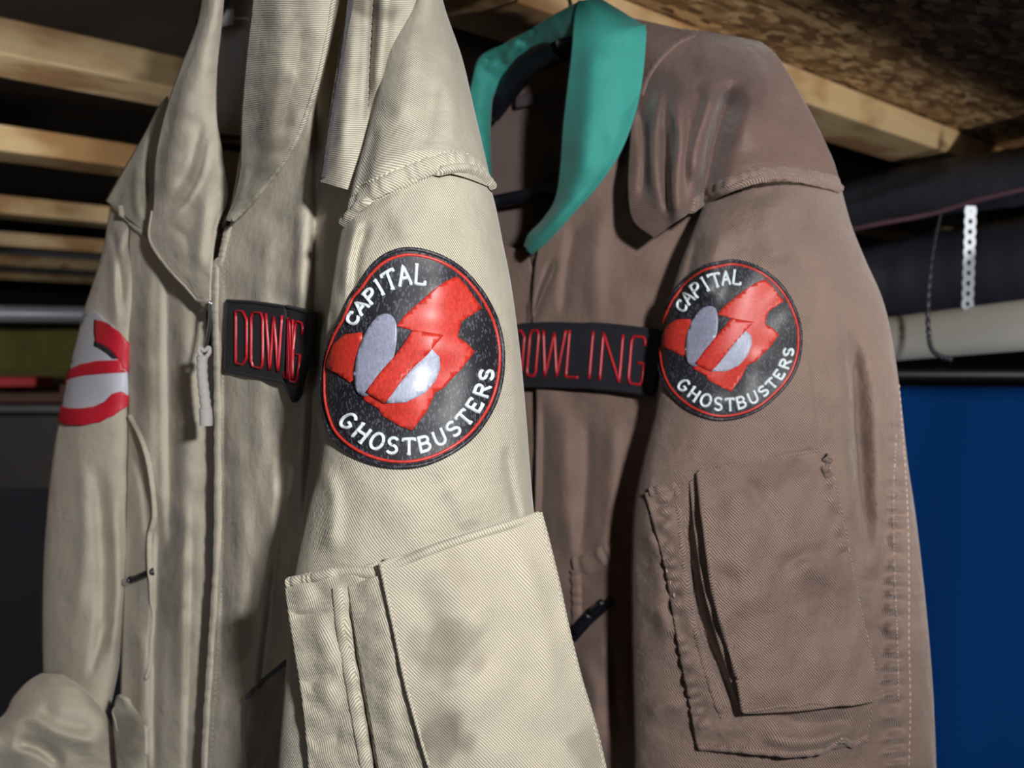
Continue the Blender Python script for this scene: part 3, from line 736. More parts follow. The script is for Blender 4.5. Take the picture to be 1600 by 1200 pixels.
# far sleeve
fs = sheet('sleeve', [(172, 322, .775), (158, 400, .785), (130, 490, .79), (104, 600, .79), (86, 690, .79), (74, 790, .79), (67, 900, .79), (66, 1000, .79), (68, 1090, .79), (70, 1180, .79)],
      [(238, 366, .735), (216, 420, .74), (212, 500, .745), (208, 600, .75), (204, 690, .75), (206, 790, .75), (202, 900, .75), (192, 1000, .75), (176, 1090, .75), (150, 1180, .75)],
      M['khaki_soft'], kh, bulge=[.016, .026, .03, .03, .03], back=.035, folds=[([(196, 340), (180, 420), (182, 520)], 8, 5), ([(172, 350), (186, 420), (190, 480)], 5, -4),
      ([(128, 700), (132, 860), (118, 980)], 12, 4), ([(150, 720), (160, 900), (152, 1040)], 8, -6, 14), ([(176, 760), (184, 920), (170, 1060)], 10, 5), ([(140, 1060), (160, 990), (178, 960)], 7, -4)],
      rip=(.8, 75), key='kfs', uvrot=8)
# rolled cuff of the far sleeve
cuff = sheet('rolled_cuff', [(64, 1052, .76), (42, 1066, .755), (20, 1090, .75), (4, 1118, .745), (-40, 1150, .745), (-70, 1180, .75), (-60, 1250, .76)],
      [(98, 1054, .74), (126, 1072, .735), (150, 1096, .73), (170, 1124, .73), (178, 1160, .73), (182, 1200, .735), (180, 1260, .745)], M['khaki_soft'], kh, bulge=[.008, .022, .03, .034, .034, .03], back=.035,
      folds=[([(60, 1060), (95, 1058), (130, 1080)], 6, 2), ([(0, 1150), (40, 1120), (110, 1150), (170, 1160)], 14, 5), ([(20, 1160), (60, 1170), (100, 1200)], 7, -9, 12), ([(60, 1100), (90, 1130), (150, 1140)], 12, -3)],
      rip=(1.2, 60), key='kcuff')
# hip flap low at the left
fl = sheet('pocket_flap', [(184, 1086, .70), (178, 1110, .70), (178, 1150, .70), (188, 1250, .70)], [(200, 1092, .69), (226, 1128, .685), (230, 1150, .685), (228, 1250, .685)], M['khaki'], kh, bulge=.004, rip=(.6, 30),
      dirt_shade=[(205, 1150, 30, 50, 0, .8)], thick=.0015, key='kfl')
ribbon('pocket_hem', [(186, 1088), (206, 1100), (226, 1128), (229, 1180)], .0032, .0012, M['khaki_soft'], fl, 'kfl')
# slanted side-pocket zip and piping
ribbon('pocket_zip', [(200, 908), (218, 902), (240, 892)], .0052, .0014, M['black_plastic'], kh, 'kfar', off=.002)
ribbon('zip_end', [(199, 909), (209, 905)], .0058, .0018, M['metal'], kh, 'kfar', off=.0026)
ribbon('piping', [(206, 650), (226, 690), (238, 740), (244, 800), (236, 850), (238, 960), (230, 1060)], .0030, .0022, M['khaki_soft'], kh, 'kfar', off=.001)

# near lapel (big fold of the collar) and far lapel
lap = sheet('collar', [(400, -70, .565), (396, 0, .568), (386, 90, .573), (379, 180, .580), (377, 260, .590), (368, 308, .600), (354, 345, .612)],
      [(532, -70, .522), (522, 0, .524), (508, 80, .528), (488, 160, .536), (458, 232, .552), (412, 296, .580), (366, 345, .608)], M['khaki'], kh,
      bulge=[.018, .018, .016, .012, .006, .002], thick=.0018, folds=[([(440, -40), (432, 120), (420, 240)], 18, 4), ([(478, 20), (458, 140), (430, 230)], 12, -4, 20), ([(390, 260), (380, 300), (364, 330)], 6, 2)],
      dirt_shade=[(432, 190, 26, 100, 12, .8), (412, 285, 30, 30, 30, .5), (470, 40, 18, 110, 12, .4)], key='klap', uvrot=40, rip=(.7, 50))
ribbon('collar_edging', [(521, 0), (507, 80), (486, 160), (456, 232), (411, 294), (364, 343)], .0030, .0012, M['khaki'], lap, 'klap', pucker=.0003, per=14, off=.0006)
stitches([[(515, -10), (500, 78), (479, 155), (450, 225), (407, 284), (366, 330)]], M['khaki_thread'], lap, 'klap')
lap2 = sheet('collar', [(322, -50, .655), (312, 30, .66), (282, 110, .67), (258, 180, .68), (243, 250, .688), (240, 320, .69), (234, 372, .688), (262, 418, .668), (318, 478, .646)],
      [(352, -50, .64), (346, 30, .645), (338, 110, .65), (338, 180, .65), (350, 250, .645), (356, 310, .64), (340, 352, .638), (332, 410, .636), (328, 488, .638)], M['khaki_soft'], kh,
      bulge=[.010, .014, .018, .016, .012, .010, .006, .0], thick=.0016, folds=[([(296, 110), (272, 220), (256, 320)], 10, 5, 16), ([(330, 210), (318, 270), (290, 320), (250, 350)], 3, 2.2, 5), ([(316, 180), (300, 260), (270, 310)], 8, -3),
      ([(300, 400), (290, 370), (262, 350)], 8, -2.5), ([(322, 300), (318, 360), (310, 430)], 10, 4)], rip=(.8, 45), key='klap2', uvrot=-30, dirt_shade=[(270, 230, 18, 110, 14, .35)])
stitches([[(337, 150), (330, 205), (314, 262), (288, 308), (248, 342)], [(241, 375), (268, 412), (318, 466)]], M['khaki_thread'], lap2, 'klap2', length=.0026)
ribbon('collar_edging', [(239, 330), (236, 375), (262, 416), (294, 450), (322, 484)], .0032, .0012, M['khaki_soft'], lap2, 'klap2', off=.0004)
# collar stand: inner neck band and loop
ribbon('neck_band', [(350, 20), (366, 36), (396, 34)], .012, .002, M['khaki_in'], kh, 'kback', off=.02)
# front zip: tape + teeth, slider wire and cord pull
zp = ribbon('zipper', [(357, 336), (342, 352), (332, 380), (329, 420), (328, 470), (328, 545)], .0032, .0010, M['black_cloth'], kh, ['knear', 'kfar'], off=.0016)
def teeth(path, key, parent, n, off):
    P = spline(path, n); V = []; Fc = []
    pp = [drape(x, y, key, off) for x, y in P]
    for i in range(n-1):
        p, nn = pp[i]; t = (pp[i+1][0]-p)
        if t.length < 1e-6: continue
        t.normalize(); s = t.cross(nn).normalized(); sh = .0006*(1 if i % 2 else -1); b = len(V)
        for k in (-1, 1):
            for j in (-1, 1):
                for h in (0, 1): V.append(p+s*(sh+k*.0013)+t*j*.00042+nn*h*.0014)
        Fc += [tuple(b+q for q in f) for f in ((0, 1, 3, 2), (4, 6, 7, 5), (0, 4, 5, 1), (2, 3, 7, 6), (0, 2, 6, 4), (1, 5, 7, 3))]
    return props(sub('zip_teeth', V, Fc, M['black_plastic'], parent, smooth=False, uv=[(v[0], v[2]) for v in V]), kind='stuff')
teeth([(357, 338), (343, 354), (333, 382), (330, 420), (328, 470)], ['knear', 'kfar'], zp, 48, .0024)
d0 = .615
tube('pull_wire', [W(327, 470, .63), W(326, 500, .625), W(322, 530, .62), W(318, 552, d0)], .0006, M['metal'], kh, seg=8, n=16)
tube('pull_wire', [W(330, 470, .63), W(329, 505, .625), W(326, 530, .62), W(321, 552, d0)], .0006, M['metal'], kh, seg=8, n=16)
cordm = plain('grey_cord', s2l((176, 172, 168)), .9, .3, 300, sheen=.2, var=.06)
pull = tube('cord_pull', [W(316, 556, d0), W(316, 585, d0), W(319, 615, d0), W(322, 640, d0)], .0030, cordm, kh, seg=12, n=30, rfun=lambda t: .0033+.0002*math.sin(t*40))
tube('cord_loop', [W(318, 560, d0), W(311, 551, d0), W(312, 543, d0), W(319, 548, d0), W(326, 543, d0), W(327, 551, d0), W(320, 560, d0)], .0013, cordm, pull, seg=10, n=40)
tube('cord_end', [W(321, 638, d0), W(322, 652, d0), W(322, 665, d0)], .0040, cordm, pull, seg=12, n=20, rfun=lambda t: .0040+.0004*math.sin(t*60))

# yoke roll in front of the near shoulder
yk = sheet('shoulder_yoke', [(552, -70, .540), (544, 0, .540), (532, 80, .537), (519, 160, .534), (509, 230, .531), (502, 286, .529)],
      [(668, -70, .540), (650, 0, .534), (618, 80, .527), (592, 160, .521), (572, 230, .516), (556, 300, .513)], M['khaki_flat'], kh,
      bulge=[.010, .010, .010, .008], thick=.0018, folds=[([(586, -50), (580, 60), (574, 170), (566, 200)], 5, -10, 9), ([(606, -40), (598, 60), (586, 150)], 10, 6), ([(556, 0), (545, 120), (532, 260)], 10, 4)],
      dirt_shade=[(575, 12, 50, 16, 10, .8), (530, 130, 9, 160, 4, .8), (515, 240, 8, 60, 4, .9)], key='kyk', rip=(.5, 60))
ribbon('yoke_edging', [(553, -20), (542, 60), (530, 140), (518, 210), (508, 280)], .0066, .0016, M['charcoal'], yk, 'kyk', pucker=.0002, per=22, off=.0002)
stitches([[(504, 280), (528, 286), (548, 290)]], M['khaki_thread'], yk, 'kyk')
# near sleeve below the seam
KS_L = [(545, 316, .508), (534, 350, .505), (522, 410, .503), (512, 480, .502), (506, 560, .502), (504, 640, .502), (500, 720, .502), (482, 790, .502), (466, 860, .502), (456, 920, .502), (450, 1000, .502), (442, 1100, .502), (434, 1200, .502), (428, 1330, .502)]
KS_R = [(762, 280, .520), (774, 320, .518), (786, 380, .516), (798, 440, .515), (808, 510, .514), (816, 580, .513), (823, 660, .513), (829, 740, .513), (836, 810, .513), (852, 880, .513), (872, 960, .513), (896, 1060, .513), (920, 1160, .513), (950, 1330, .513)]
ksl = sheet('sleeve', KS_L, KS_R, M['khaki'], kh, bulge=[.030, .040, .044, .044, .042, .040, .040], back=.045, arc=[42, 30, 16, 8, 0, 0, 0, 0, 0, 0], cell=2.8,
      folds=[([(560, 330), (545, 400), (540, 470)], 10, 4, 16), ([(576, 340), (558, 400), (548, 480)], 8, -4), ([(520, 470), (512, 520), (508, 600)], 8, -4), ([(500, 720), (520, 780), (515, 870)], 14, 4), ([(790, 690), (800, 760), (815, 820)], 7, -3),
             ([(700, 750), (720, 790), (735, 830)], 18, 2), ([(600, 300), (620, 330), (640, 380)], 20, 2)],
      rip=(.7, 90), dirt_shade=[(640, 330, 20, 60, 30, .16)], key='ks', uvrot=-18)
cap = sheet('sleeve_cap', [(664, -80, .548), (650, 0, .540), (608, 80, .528), (586, 160, .518), (566, 235, .510), (550, 290, .505), (537, 350, .5025)],
      [(682, -80, .565), (692, 0, .556), (722, 90, .545), (741, 170, .535), (756, 235, .526), (763, 265, .521), (769, 294, .518)], M['khaki'], kh,
      bulge=[.008, .016, .026, .031, .034, .036, .0335], back=.05, arc=[0, 0, 6, 16, 30, 42, 50], cell=2.8,
      folds=[([(650, 30), (640, 120), (618, 200)], 22, 3), ([(700, 60), (704, 150), (716, 230)], 18, 3), ([(590, 190), (572, 260), (556, 320)], 12, -4, 8), ([(680, 120), (668, 200), (660, 240)], 12, -2)],
      rip=(.8, 70), key='kcap', uvrot=0, dirt_shade=[(680, 90, 40, 140, 20, .13)])
hemc = [(538, 350), (566, 321), (617, 295), (667, 273), (717, 262), (750, 272), (767, 292)]
hemu = [(557, 293), (600, 273), (640, 256), (667, 247), (700, 237), (730, 241), (757, 267)]
hem = ribbon('shoulder_seam', hemc, .0050, .0022, M['khaki'], kh, ['kcap', 'ks'], pucker=.0005, per=16, off=.0010)
ribbon('seam_allowance', [((a[0]+b[0])/2, (a[1]+b[1])/2) for a, b in zip(hemc, hemu)], .0095, .0012, M['khaki'], kh, ['kcap', 'ks'], pucker=.0009, per=17, off=.0003)
stitches([hemu, [(x+1, y-5) for x, y in hemc]], M['khaki_thread'], hem, ['kcap', 'ks'], length=.0017, gap=.0011)

# sleeve pocket: base, pen slots, flap
kp = sheet('sleeve_pocket', [(446, 912, .478), (452, 960, .476), (462, 1020, .474), (474, 1100, .472), (482, 1180, .472), (494, 1330, .472)],
      [(640, 868, .458), (654, 920, .456), (668, 975, .455), (690, 1070, .455), (704, 1165, .455), (730, 1330, .455)], M['khaki'], kh, bulge=.004, thick=.0022,
      folds=[([(540, 915), (552, 990), (566, 1080), (586, 1200), (600, 1300)], 5, -5, 8), ([(452, 950), (470, 960), (520, 955)], 6, -1.5), ([(500, 930), (512, 1020), (520, 1120)], 16, 2.5), ([(480, 1080), (500, 1060), (530, 1050)], 14, -2), ([(485, 1165), (510, 1150), (540, 1150)], 14, -2)],
      rip=(.9, 45), key='kp', uvrot=-35)
ribbon('pocket_hem', [(447, 911), (480, 897), (520, 886), (560, 878), (588, 871)], .0055, .0018, M['khaki'], kp, 'kp', pucker=.0009, per=19, off=.0006)
stitches([[(450, 914), (490, 900), (540, 889), (590, 880)], [(462, 934), (500, 922), (540, 912), (588, 903)], [(452, 930), (466, 1000), (484, 1090), (496, 1190)], [(468, 935), (482, 1010), (498, 1100), (508, 1190)]], M['khaki_thread'], kp, 'kp')
ribbon('pen_slot_edge', [(528, 918), (534, 980), (546, 1050), (560, 1130), (572, 1200), (584, 1300)], .0060, .0012, M['khaki'], kp, 'kp', off=.0010)
slot = sheet('pen_slot', [(545, 916, .4635), (556, 990, .4610), (572, 1080, .4590), (592, 1200, .458), (606, 1320, .458)],
      [(612, 892, .452), (626, 980, .449), (646, 1070, .447), (670, 1180, .446), (700, 1320, .446)], M['khaki'], kp, bulge=.0015, thick=.0018,
      folds=[([(590, 930), (600, 1040), (620, 1160)], 16, 1.8)], rip=(.5, 40), dirt_shade=[(600, 1040, 14, 40, 0, .2)], key='kslot', uvrot=-35)
flap = sheet('pocket_flap', [(592, 880, .4510), (603, 930, .4475), (616, 990, .4450), (628, 1050, .4435), (646, 1120, .4425), (668, 1195, .442), (700, 1330, .442)],
      [(846, 800, .4720), (860, 855, .4710), (874, 915, .4705), (888, 980, .4700), (908, 1060, .4700), (934, 1150, .4700), (975, 1330, .470)], M['khaki_flat'], kp, bulge=[.006, .010, .012, .012], thick=.0022,
      folds=[([(600, 890), (700, 850), (840, 806)], 4, 1.5), ([(680, 870), (720, 950), (735, 1080), (730, 1180)], 34, 3), ([(800, 830), (840, 950), (870, 1100)], 20, 2.5)],
      rip=(.5, 80), dirt_shade=[(700, 930, 34, 60, 10, .22), (700, 1010, 50, 55, 0, .6), (690, 1150, 42, 45, 0, .7), (915, 1170, 26, 40, -10, .5), (640, 860, 25, 14, 0, .3)], key='kflap', uvrot=-57)
ribbon('flap_edging', [(842, 803), (856, 856), (870, 915), (884, 980), (904, 1060), (930, 1150), (946, 1210)], .0022, .0010, M['khaki'], flap, 'kflap', pucker=.0004, per=9, off=.0002)
ribbon('flap_edging', [(596, 881), (606, 930), (619, 990), (631, 1050), (649, 1120), (671, 1195)], .0022, .0012, M['khaki'], flap, 'kflap', pucker=.0003, per=15, off=.0002)
ribbon('flap_edging', [(595+247*t, 882-79.5*t) for t in (0, .25, .5, .75, 1)], .0022, .0010, M['khaki'], flap, 'kflap', off=.0)

# patches and name tape on the khaki suit
zz = lambda ox, oy, s, pts: [(ox+x/s, oy+y/s) for x, y in pts]
round_patch(kh, (480+500/3.159, 370+600/3.159), zz(480, 370, 3.159, [(480, 50), (600, 68), (720, 130), (830, 240), (900, 350), (945, 480), (958, 620), (940, 760), (880, 900), (790, 1010), (680, 1090), (560, 1132), (430, 1142), (300, 1112),
     (200, 1060), (120, 980), (90, 880), (84, 720), (90, 640), (120, 540), (190, 410), (270, 240), (310, 160), (380, 90)]), 'ks')
# name tape with a fold near its right end
nt_L = [(356, 468, .622), (354, 525, .621), (352, 581, .620)]
tape_sheet = sheet('name_tape', on([(356, 468), (355, 505), (353, 545), (352, 581)], 'knear', .004), on([(448, 478), (448, 516), (447, 558), (446, 598)], 'knear', .009), M['black_cloth'], kh, bulge=.002, rip=(.3, 40), thick=.0022, key='kt1')
tp2 = sheet('tape_end', on([(447, 478), (447, 516), (446, 558), (447, 600)], 'knear', .0088), on([(494, 490), (489, 535), (477, 585), (461, 629)], 'knear', [.022, .020, .016, .009]), M['black_cloth'], tape_sheet, bulge=.001, rip=(.3, 30), thick=.0022, key='kt2',
      folds=[([(449, 470), (449, 610)], 4, -3)])
for pth, ky in (([(357, 470), (400, 473), (448, 480)], 'kt1'), ([(353, 579), (400, 588), (446, 597)], 'kt1'), ([(357, 470), (355, 525), (353, 579)], 'kt1'), ([(492, 491), (488, 535), (476, 584), (462, 625)], 'kt2'), ([(449, 479), (470, 484), (493, 491)], 'kt2'), ([(447, 599), (453, 612), (461, 627)], 'kt2')):
    ribbon('tape_edging', pth, .0022, .0010, M['black_cloth'], tape_sheet, ky, off=.0008)
for ch, x0, x1 in (('D', 371, 390), ('O', 395, 415), ('W', 419, 444), ('L', 448.5, 452), ('I', 454, 454.5), ('N', 456, 462), ('G', 465, 478)):
    y1 = lambda x: np.interp(x, [355, 440, 448, 480], [484, 492, 494, 507]); y0 = lambda x: np.interp(x, [355, 440, 448, 478], [565, 580, 590, 598])
    ky = ['kt1', 'kt2']
    letter('letter', NAR[ch], lambda u, v: (x0+(x1-x0)*u-(0 if x0 < 460 else (1-v)*9), float(y0(x0+(x1-x0)*u)*(1-v)+y1(x0+(x1-x0)*u)*v)), ky, M['thread_scarlet'], tape_sheet, .0013 if x0 < 446 or x0 > 463 else .0009, .0009, .0014)
# round emblem patch on the far sleeve: red ring and bar over a plain white field
em = None
def emblem():
    ident = lambda u, v: (max(u, float(np.interp(v, [480, 490, 600, 690], [136, 133, 107, 89]))), v)
    disc = [(138, 490), (147, 486), (157, 489), (165, 499), (186, 517), (201, 538), (208, 560), (207, 595), (204, 618), (195, 635), (170, 655), (140, 664), (110, 664), (89, 655), (96, 620), (104, 590), (112, 555), (122, 520), (130, 498)]
    p = poly_patch('emblem_patch', disc, ident, 'kfs', M['felt_white'], kh, .0016, .0016, 5)
    ringp = [(152, 500), (170, 504), (188, 518), (202, 538), (209, 560), (207, 586), (200, 587), (193, 574), (186, 560), (178, 548), (166, 540), (153, 535), (151, 518)]
    poly_patch('ring', ringp, ident, 'kfs', M['felt_red'], p, .0024, .0010, 4)
    low = [(94, 634), (110, 638), (130, 639), (150, 636), (166, 628), (178, 615), (190, 611), (203, 622), (196, 635), (180, 649), (158, 660), (132, 665), (108, 664), (88, 656)]
    poly_patch('ring', low, ident, 'kfs', M['felt_red'], p, .0024, .0010, 4)
    bar = [(103, 590), (112, 579), (130, 570), (155, 564), (188, 562), (196, 582), (165, 584), (135, 587), (112, 592), (101, 600)]
    poly_patch('ring_bar', bar, ident, 'kfs', M['felt_red'], p, .0026, .0010, 4)
    inner = [(153, 534), (166, 539), (178, 549), (187, 560), (180, 560), (172, 552), (162, 545), (153, 541)]
    poly_patch('ring_shadow', inner, ident, 'kfs', M['black_cloth'], p, .0030, .0006, 4)
emblem()

# ================================================================== BROWN SUIT
br = empty('brown_jumpsuit', W(1000, 560, .76), label='brown jumpsuit with a teal green collar, on a hanger at the right', cat='jumpsuit')
sheet('back_panel', [(742, 150, .93), (700, 300, .93), (690, 700, .93), (690, 1300, .93)], [(940, 40, .84), (1050, 200, .79), (1060, 700, .79), (1060, 1300, .79)], M['brown_in'], br, bulge=-.015, cell=7, key='bback',
      folds=[([(890, 60), (880, 420)], 30, -12)], rip=(1.5, 120))
sheet('front_panel', [(950, 20, .765), (940, 140, .76), (915, 240, .762), (872, 320, .782), (842, 385, .800), (832, 480, .806), (838, 620, .804), (836, 800, .804), (832, 1000, .804), (828, 1300, .804)],
      [(1130, 60, .73), (1150, 150, .725), (1150, 240, .715), (1150, 330, .715), (1140, 400, .71), (1100, 480, .708), (1080, 620, .708), (1070, 800, .708), (1070, 1000, .708), (1070, 1300, .708)], M['brown_soft'], br, bulge=.004, key='bfront',
      folds=[([(866, 400), (846, 460), (828, 510)], 5, -6, 9), ([(850, 600), (846, 780), (838, 900), (836, 1100)], 5, -6, 10), ([(900, 340), (884, 430), (880, 500)], 7, -4, 12), ([(940, 320), (930, 420), (936, 520)], 16, 4),
             ([(880, 620), (884, 780), (900, 900)], 16, 5), ([(920, 640), (916, 780), (900, 880)], 10, -4), ([(960, 640), (952, 800), (930, 900)], 14, 4), ([(905, 1010), (930, 1100), (915, 1200)], 14, 5), ([(955, 980), (960, 1080), (970, 1180)], 10, -5)],
      rip=(1.1, 90), uvrot=10, dirt_shade=[(920, 1000, 40, 120, 0, .5), (930, 920, 30, 40, 0, .4)])
sheet('front_panel', [(690, 350, .885), (690, 480, .885), (690, 700, .885), (690, 1000, .885), (690, 1300, .885)],
      [(826, 396, .815), (840, 480, .812), (846, 700, .812), (842, 1000, .812), (838, 1300, .812)], M['brown_soft'], br, bulge=.004, cell=5, key='bfar')
# strip of front under the collar at left of the zip
sheet('facing', [(806, 392, .838), (802, 430, .838), (806, 470, .836), (815, 510, .832)], [(850, 384, .800), (868, 410, .795), (850, 455, .800), (828, 506, .815)], M['brown_flat'], br, bulge=.004, thick=.0014, key='bfac', folds=[([(835, 400), (826, 440), (822, 480)], 6, -4)])
# shoulder of the brown suit
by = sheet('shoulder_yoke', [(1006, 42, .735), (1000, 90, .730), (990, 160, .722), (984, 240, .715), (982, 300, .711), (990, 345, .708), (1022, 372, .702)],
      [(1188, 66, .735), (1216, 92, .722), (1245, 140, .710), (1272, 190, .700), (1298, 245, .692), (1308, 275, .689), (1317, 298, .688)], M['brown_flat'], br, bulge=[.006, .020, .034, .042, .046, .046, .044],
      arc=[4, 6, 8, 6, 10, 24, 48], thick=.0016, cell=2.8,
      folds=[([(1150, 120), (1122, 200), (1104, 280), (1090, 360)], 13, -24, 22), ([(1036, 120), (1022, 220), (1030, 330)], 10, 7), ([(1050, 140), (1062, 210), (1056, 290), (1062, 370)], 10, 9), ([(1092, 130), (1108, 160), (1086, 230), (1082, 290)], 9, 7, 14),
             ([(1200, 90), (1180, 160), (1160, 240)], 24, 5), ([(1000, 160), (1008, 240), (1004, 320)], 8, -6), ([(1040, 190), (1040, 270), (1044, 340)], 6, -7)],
      rip=(1.0, 80), key='byk', dirt_shade=[(1140, 130, 60, 40, 30, .5), (1030, 150, 40, 60, 0, .5)], uvrot=-4)  # upper-left spot paints shade and satin darkening into the yoke colour
ribbon('yoke_edging', [(993, 165), (988, 220), (983, 280), (977, 328)], .0068, .0016, M['brown_flat'], by, ['bfront'], pucker=.0006, off=.001)
ribbon('yoke_edging', [(980, 330), (1000, 333)], .004, .0016, M['brown_flat'], by, ['bfront'], off=.001)
ribbon('shoulder_seam', [(1084, 56), (1056, 70), (1030, 96), (1012, 124), (1003, 150)], .0060, .0022, M['brown_flat'], by, 'byk', pucker=.0006)
stitches([[(1076, 54), (1048, 66), (1020, 92), (1004, 120), (997, 146)], [(1092, 60), (1062, 78), (1036, 104), (1018, 134), (1008, 160)]], M['brown_thread'], by, 'byk', length=.0024)
BS_L = [(1102, 312, .702), (1078, 372, .690), (1060, 420, .688), (1044, 480, .686), (1034, 560, .685), (1024, 640, .685), (1004, 720, .685), (990, 790, .685), (986, 880, .685), (986, 980, .685), (988, 1090, .685), (990, 1200, .685), (992, 1330, .685)]
BS_R = [(1312, 284, .708), (1330, 350, .700), (1352, 405, .698), (1380, 470, .696), (1396, 540, .695), (1407, 620, .694), (1418, 720, .694), (1430, 800, .694), (1441, 890, .694), (1450, 980, .694), (1458, 1080, .694), (1463, 1200, .694), (1466, 1330, .694)]
sheet('sleeve', BS_L, BS_R, M['brown'], br, bulge=[.030, .050, .056, .058, .058, .056, .056], back=.06, arc=[34, 26, 12, 4, 0, 0, 0, 0, 0, 0], cell=3,
      folds=[([(1326, 500), (1334, 600), (1340, 700), (1348, 800), (1360, 880)], 10, -15, 18), ([(1372, 560), (1376, 680), (1378, 780)], 14, 3), ([(1130, 350), (1110, 420), (1100, 480)], 18, 4), ([(1092, 360), (1074, 430), (1060, 500)], 8, -3), ([(1200, 300), (1206, 360), (1220, 420)], 26, 4),
             ([(1265, 310), (1280, 380), (1310, 460)], 20, 3), ([(1268, 540), (1276, 620), (1284, 700)], 5, -1.2), ([(1405, 660), (1402, 800), (1396, 950), (1392, 1060), (1400, 1200)], 13, 4.6, 13, 27), ([(1388, 760), (1380, 950), (1376, 1100)], 9, -4, 12),
             ([(1020, 700), (1010, 800), (1030, 900), (1040, 1050)], 14, 3), ([(1370, 880), (1362, 950), (1372, 1010)], 14, -6), ([(1010, 830), (1030, 860), (1050, 870)], 12, 3), ([(1000, 950), (1030, 960), (1055, 1000)], 14, 3), ([(1010, 1120), (1040, 1100), (1070, 1110)], 12, 3)],
      rip=(1.1, 85), key='bs', uvrot=-14, dirt_shade=[(1345, 720, 18, 160, -4, .2), (1375, 980, 20, 150, -3, .25)])
_by = lambda t, dy: (1022+295*t, 372-74*t-48*math.sin(math.pi*t)+dy)
bh = [_by(t, -2) for t in (.19, .27, .36, .46, .56, .66, .76, .87, .985)]
bu_ = [_by(t, -19) for t in (.21, .28, .37, .46, .56, .66, .76, .87, .97)]
hem = ribbon('sleeve_seam', bh, .0050, .0028, M['brown'], br, 'byk', pucker=.0005, per=15, off=.0004)
ribbon('seam_allowance', [((a[0]+b[0])/2, (a[1]+b[1])/2) for a, b in zip(bh, bu_)], 0.0100, .0020, M['brown'], br, 'byk', pucker=.0014, per=17, off=.0004)
stitches([bu_, [(x, y-6) for x, y in bh]], M['brown_thread'], hem, 'byk', length=.0022, gap=.0015)
stitches([[(1404, 600), (1412, 700), (1418, 800), (1420, 900), (1420, 1000), (1422, 1100), (1420, 1200)], [(1400, 680), (1396, 780), (1398, 900), (1402, 1000), (1404, 1100)]], M['brown_thread'], br, 'bs', length=.0030, gap=.0016)
# brown sleeve pocket
bp = sheet('sleeve_pocket', on([(1008, 770), (1022, 820), (1038, 880), (1050, 950), (1064, 1030), (1078, 1100), (1090, 1168)], 'bs', .004),
      on([(1292, 712), (1304, 760), (1318, 830), (1334, 900), (1350, 980), (1366, 1060), (1352, 1160)], 'bs', .004), M['brown'], br, bulge=[.009, .014, .018, .020, .020, .018], thick=.0022, arc=[0, 0, 0, 0, 0, -12, -14],
      folds=[([(1070, 765), (1076, 850), (1090, 960), (1130, 1060), (1155, 1130)], 6, -9, 10), ([(1036, 780), (1044, 860), (1060, 960)], 7, 2.4, 7, 24), ([(1200, 1110), (1260, 1130), (1330, 1120)], 16, -5), ([(1180, 1150), (1260, 1160), (1340, 1140)], 9, 5),
             ([(1060, 1000), (1080, 1080), (1100, 1140)], 8, 2, 8, 20)], rip=(.9, 45), key='bp', uvrot=-18)
stitches([[(1014, 778), (1040, 766), (1070, 756), (1090, 750)], [(1030, 850), (1056, 980), (1078, 1080), (1096, 1155)], [(1050, 800), (1070, 930), (1096, 1060), (1112, 1145)], [(1096, 1160), (1160, 1166), (1240, 1172), (1310, 1166), (1350, 1150)]], M['brown_thread'], bp, 'bp', length=.003)
ribbon('pocket_hem', [(1008, 770), (1034, 758), (1064, 748), (1092, 740)], .0072, .0020, M['brown'], bp, 'bp', pucker=.0014, per=18, off=.0008)
ribbon('pocket_hem', [(1092, 1166), (1160, 1171), (1240, 1177), (1310, 1171), (1352, 1152)], .0048, .0020, M['brown'], bp, 'bp', pucker=.0010, per=23, off=.0008)
ribbon('pen_slot_edge', [(1058, 760), (1066, 840), (1076, 920), (1092, 1000), (1112, 1070), (1130, 1120)], .0055, .0012, M['brown'], bp, 'bp', off=.0012, pucker=.0008, per=40)
slot = sheet('pen_slot', on([(1078, 752), (1086, 830), (1098, 910), (1116, 980), (1138, 1050), (1160, 1116)], 'bp', [.003, .008, .010, .010, .008, .004]),
      on([(1118, 742), (1126, 830), (1140, 910), (1158, 980), (1176, 1050), (1196, 1112)], 'bp', [.003, .006, .006, .006, .006, .004]), M['brown'], bp, bulge=.001, thick=.0020, rip=(.6, 45), key='bslot', uvrot=-10)
ribbon('slot_edging', [(1080, 752), (1088, 830), (1100, 910), (1118, 980), (1140, 1050), (1160, 1114)], .0030, .0014, M['brown'], slot, 'bslot')
bf = sheet('pocket_flap', on([(1090, 738), (1097, 800), (1106, 870), (1118, 940), (1138, 1010), (1153, 1060), (1161, 1114)], 'bp', [.006, .016, .020, .020, .018, .016, .014]),
      [(x, y, dep(min(x, 1340), y, ['bp', 'bs'], .006+.00016*max(0, x-1340))) for x, y in ((1284, 703), (1304, 756), (1318, 820), (1332, 890), (1346, 960), (1362, 1024), (1380, 1090))], M['brown'], br, bulge=[.003, .006, .007, .007, .006], thick=.0024, arc=[2, 0, 0, 0, 0, 0, -6],
      folds=[([(1240, 880), (1290, 900), (1330, 920)], 16, 4), ([(1210, 890), (1250, 870), (1300, 860)], 12, -3), ([(1130, 760), (1160, 860), (1190, 960), (1220, 1060)], 30, 4), ([(1170, 740), (1190, 790), (1230, 820)], 14, -2.5), ([(1260, 950), (1300, 980), (1340, 990)], 14, -2.5), ([(1290, 730), (1300, 790), (1318, 870)], 6, 2, 6, 30),
             ([(1180, 930), (1220, 1000), (1250, 1070)], 20, -2)], rip=(1.0, 60), key='bflap', uvrot=-18, dirt_shade=[(1280, 905, 40, 22, -20, .3), (1210, 740, 70, 24, -10, .35)])
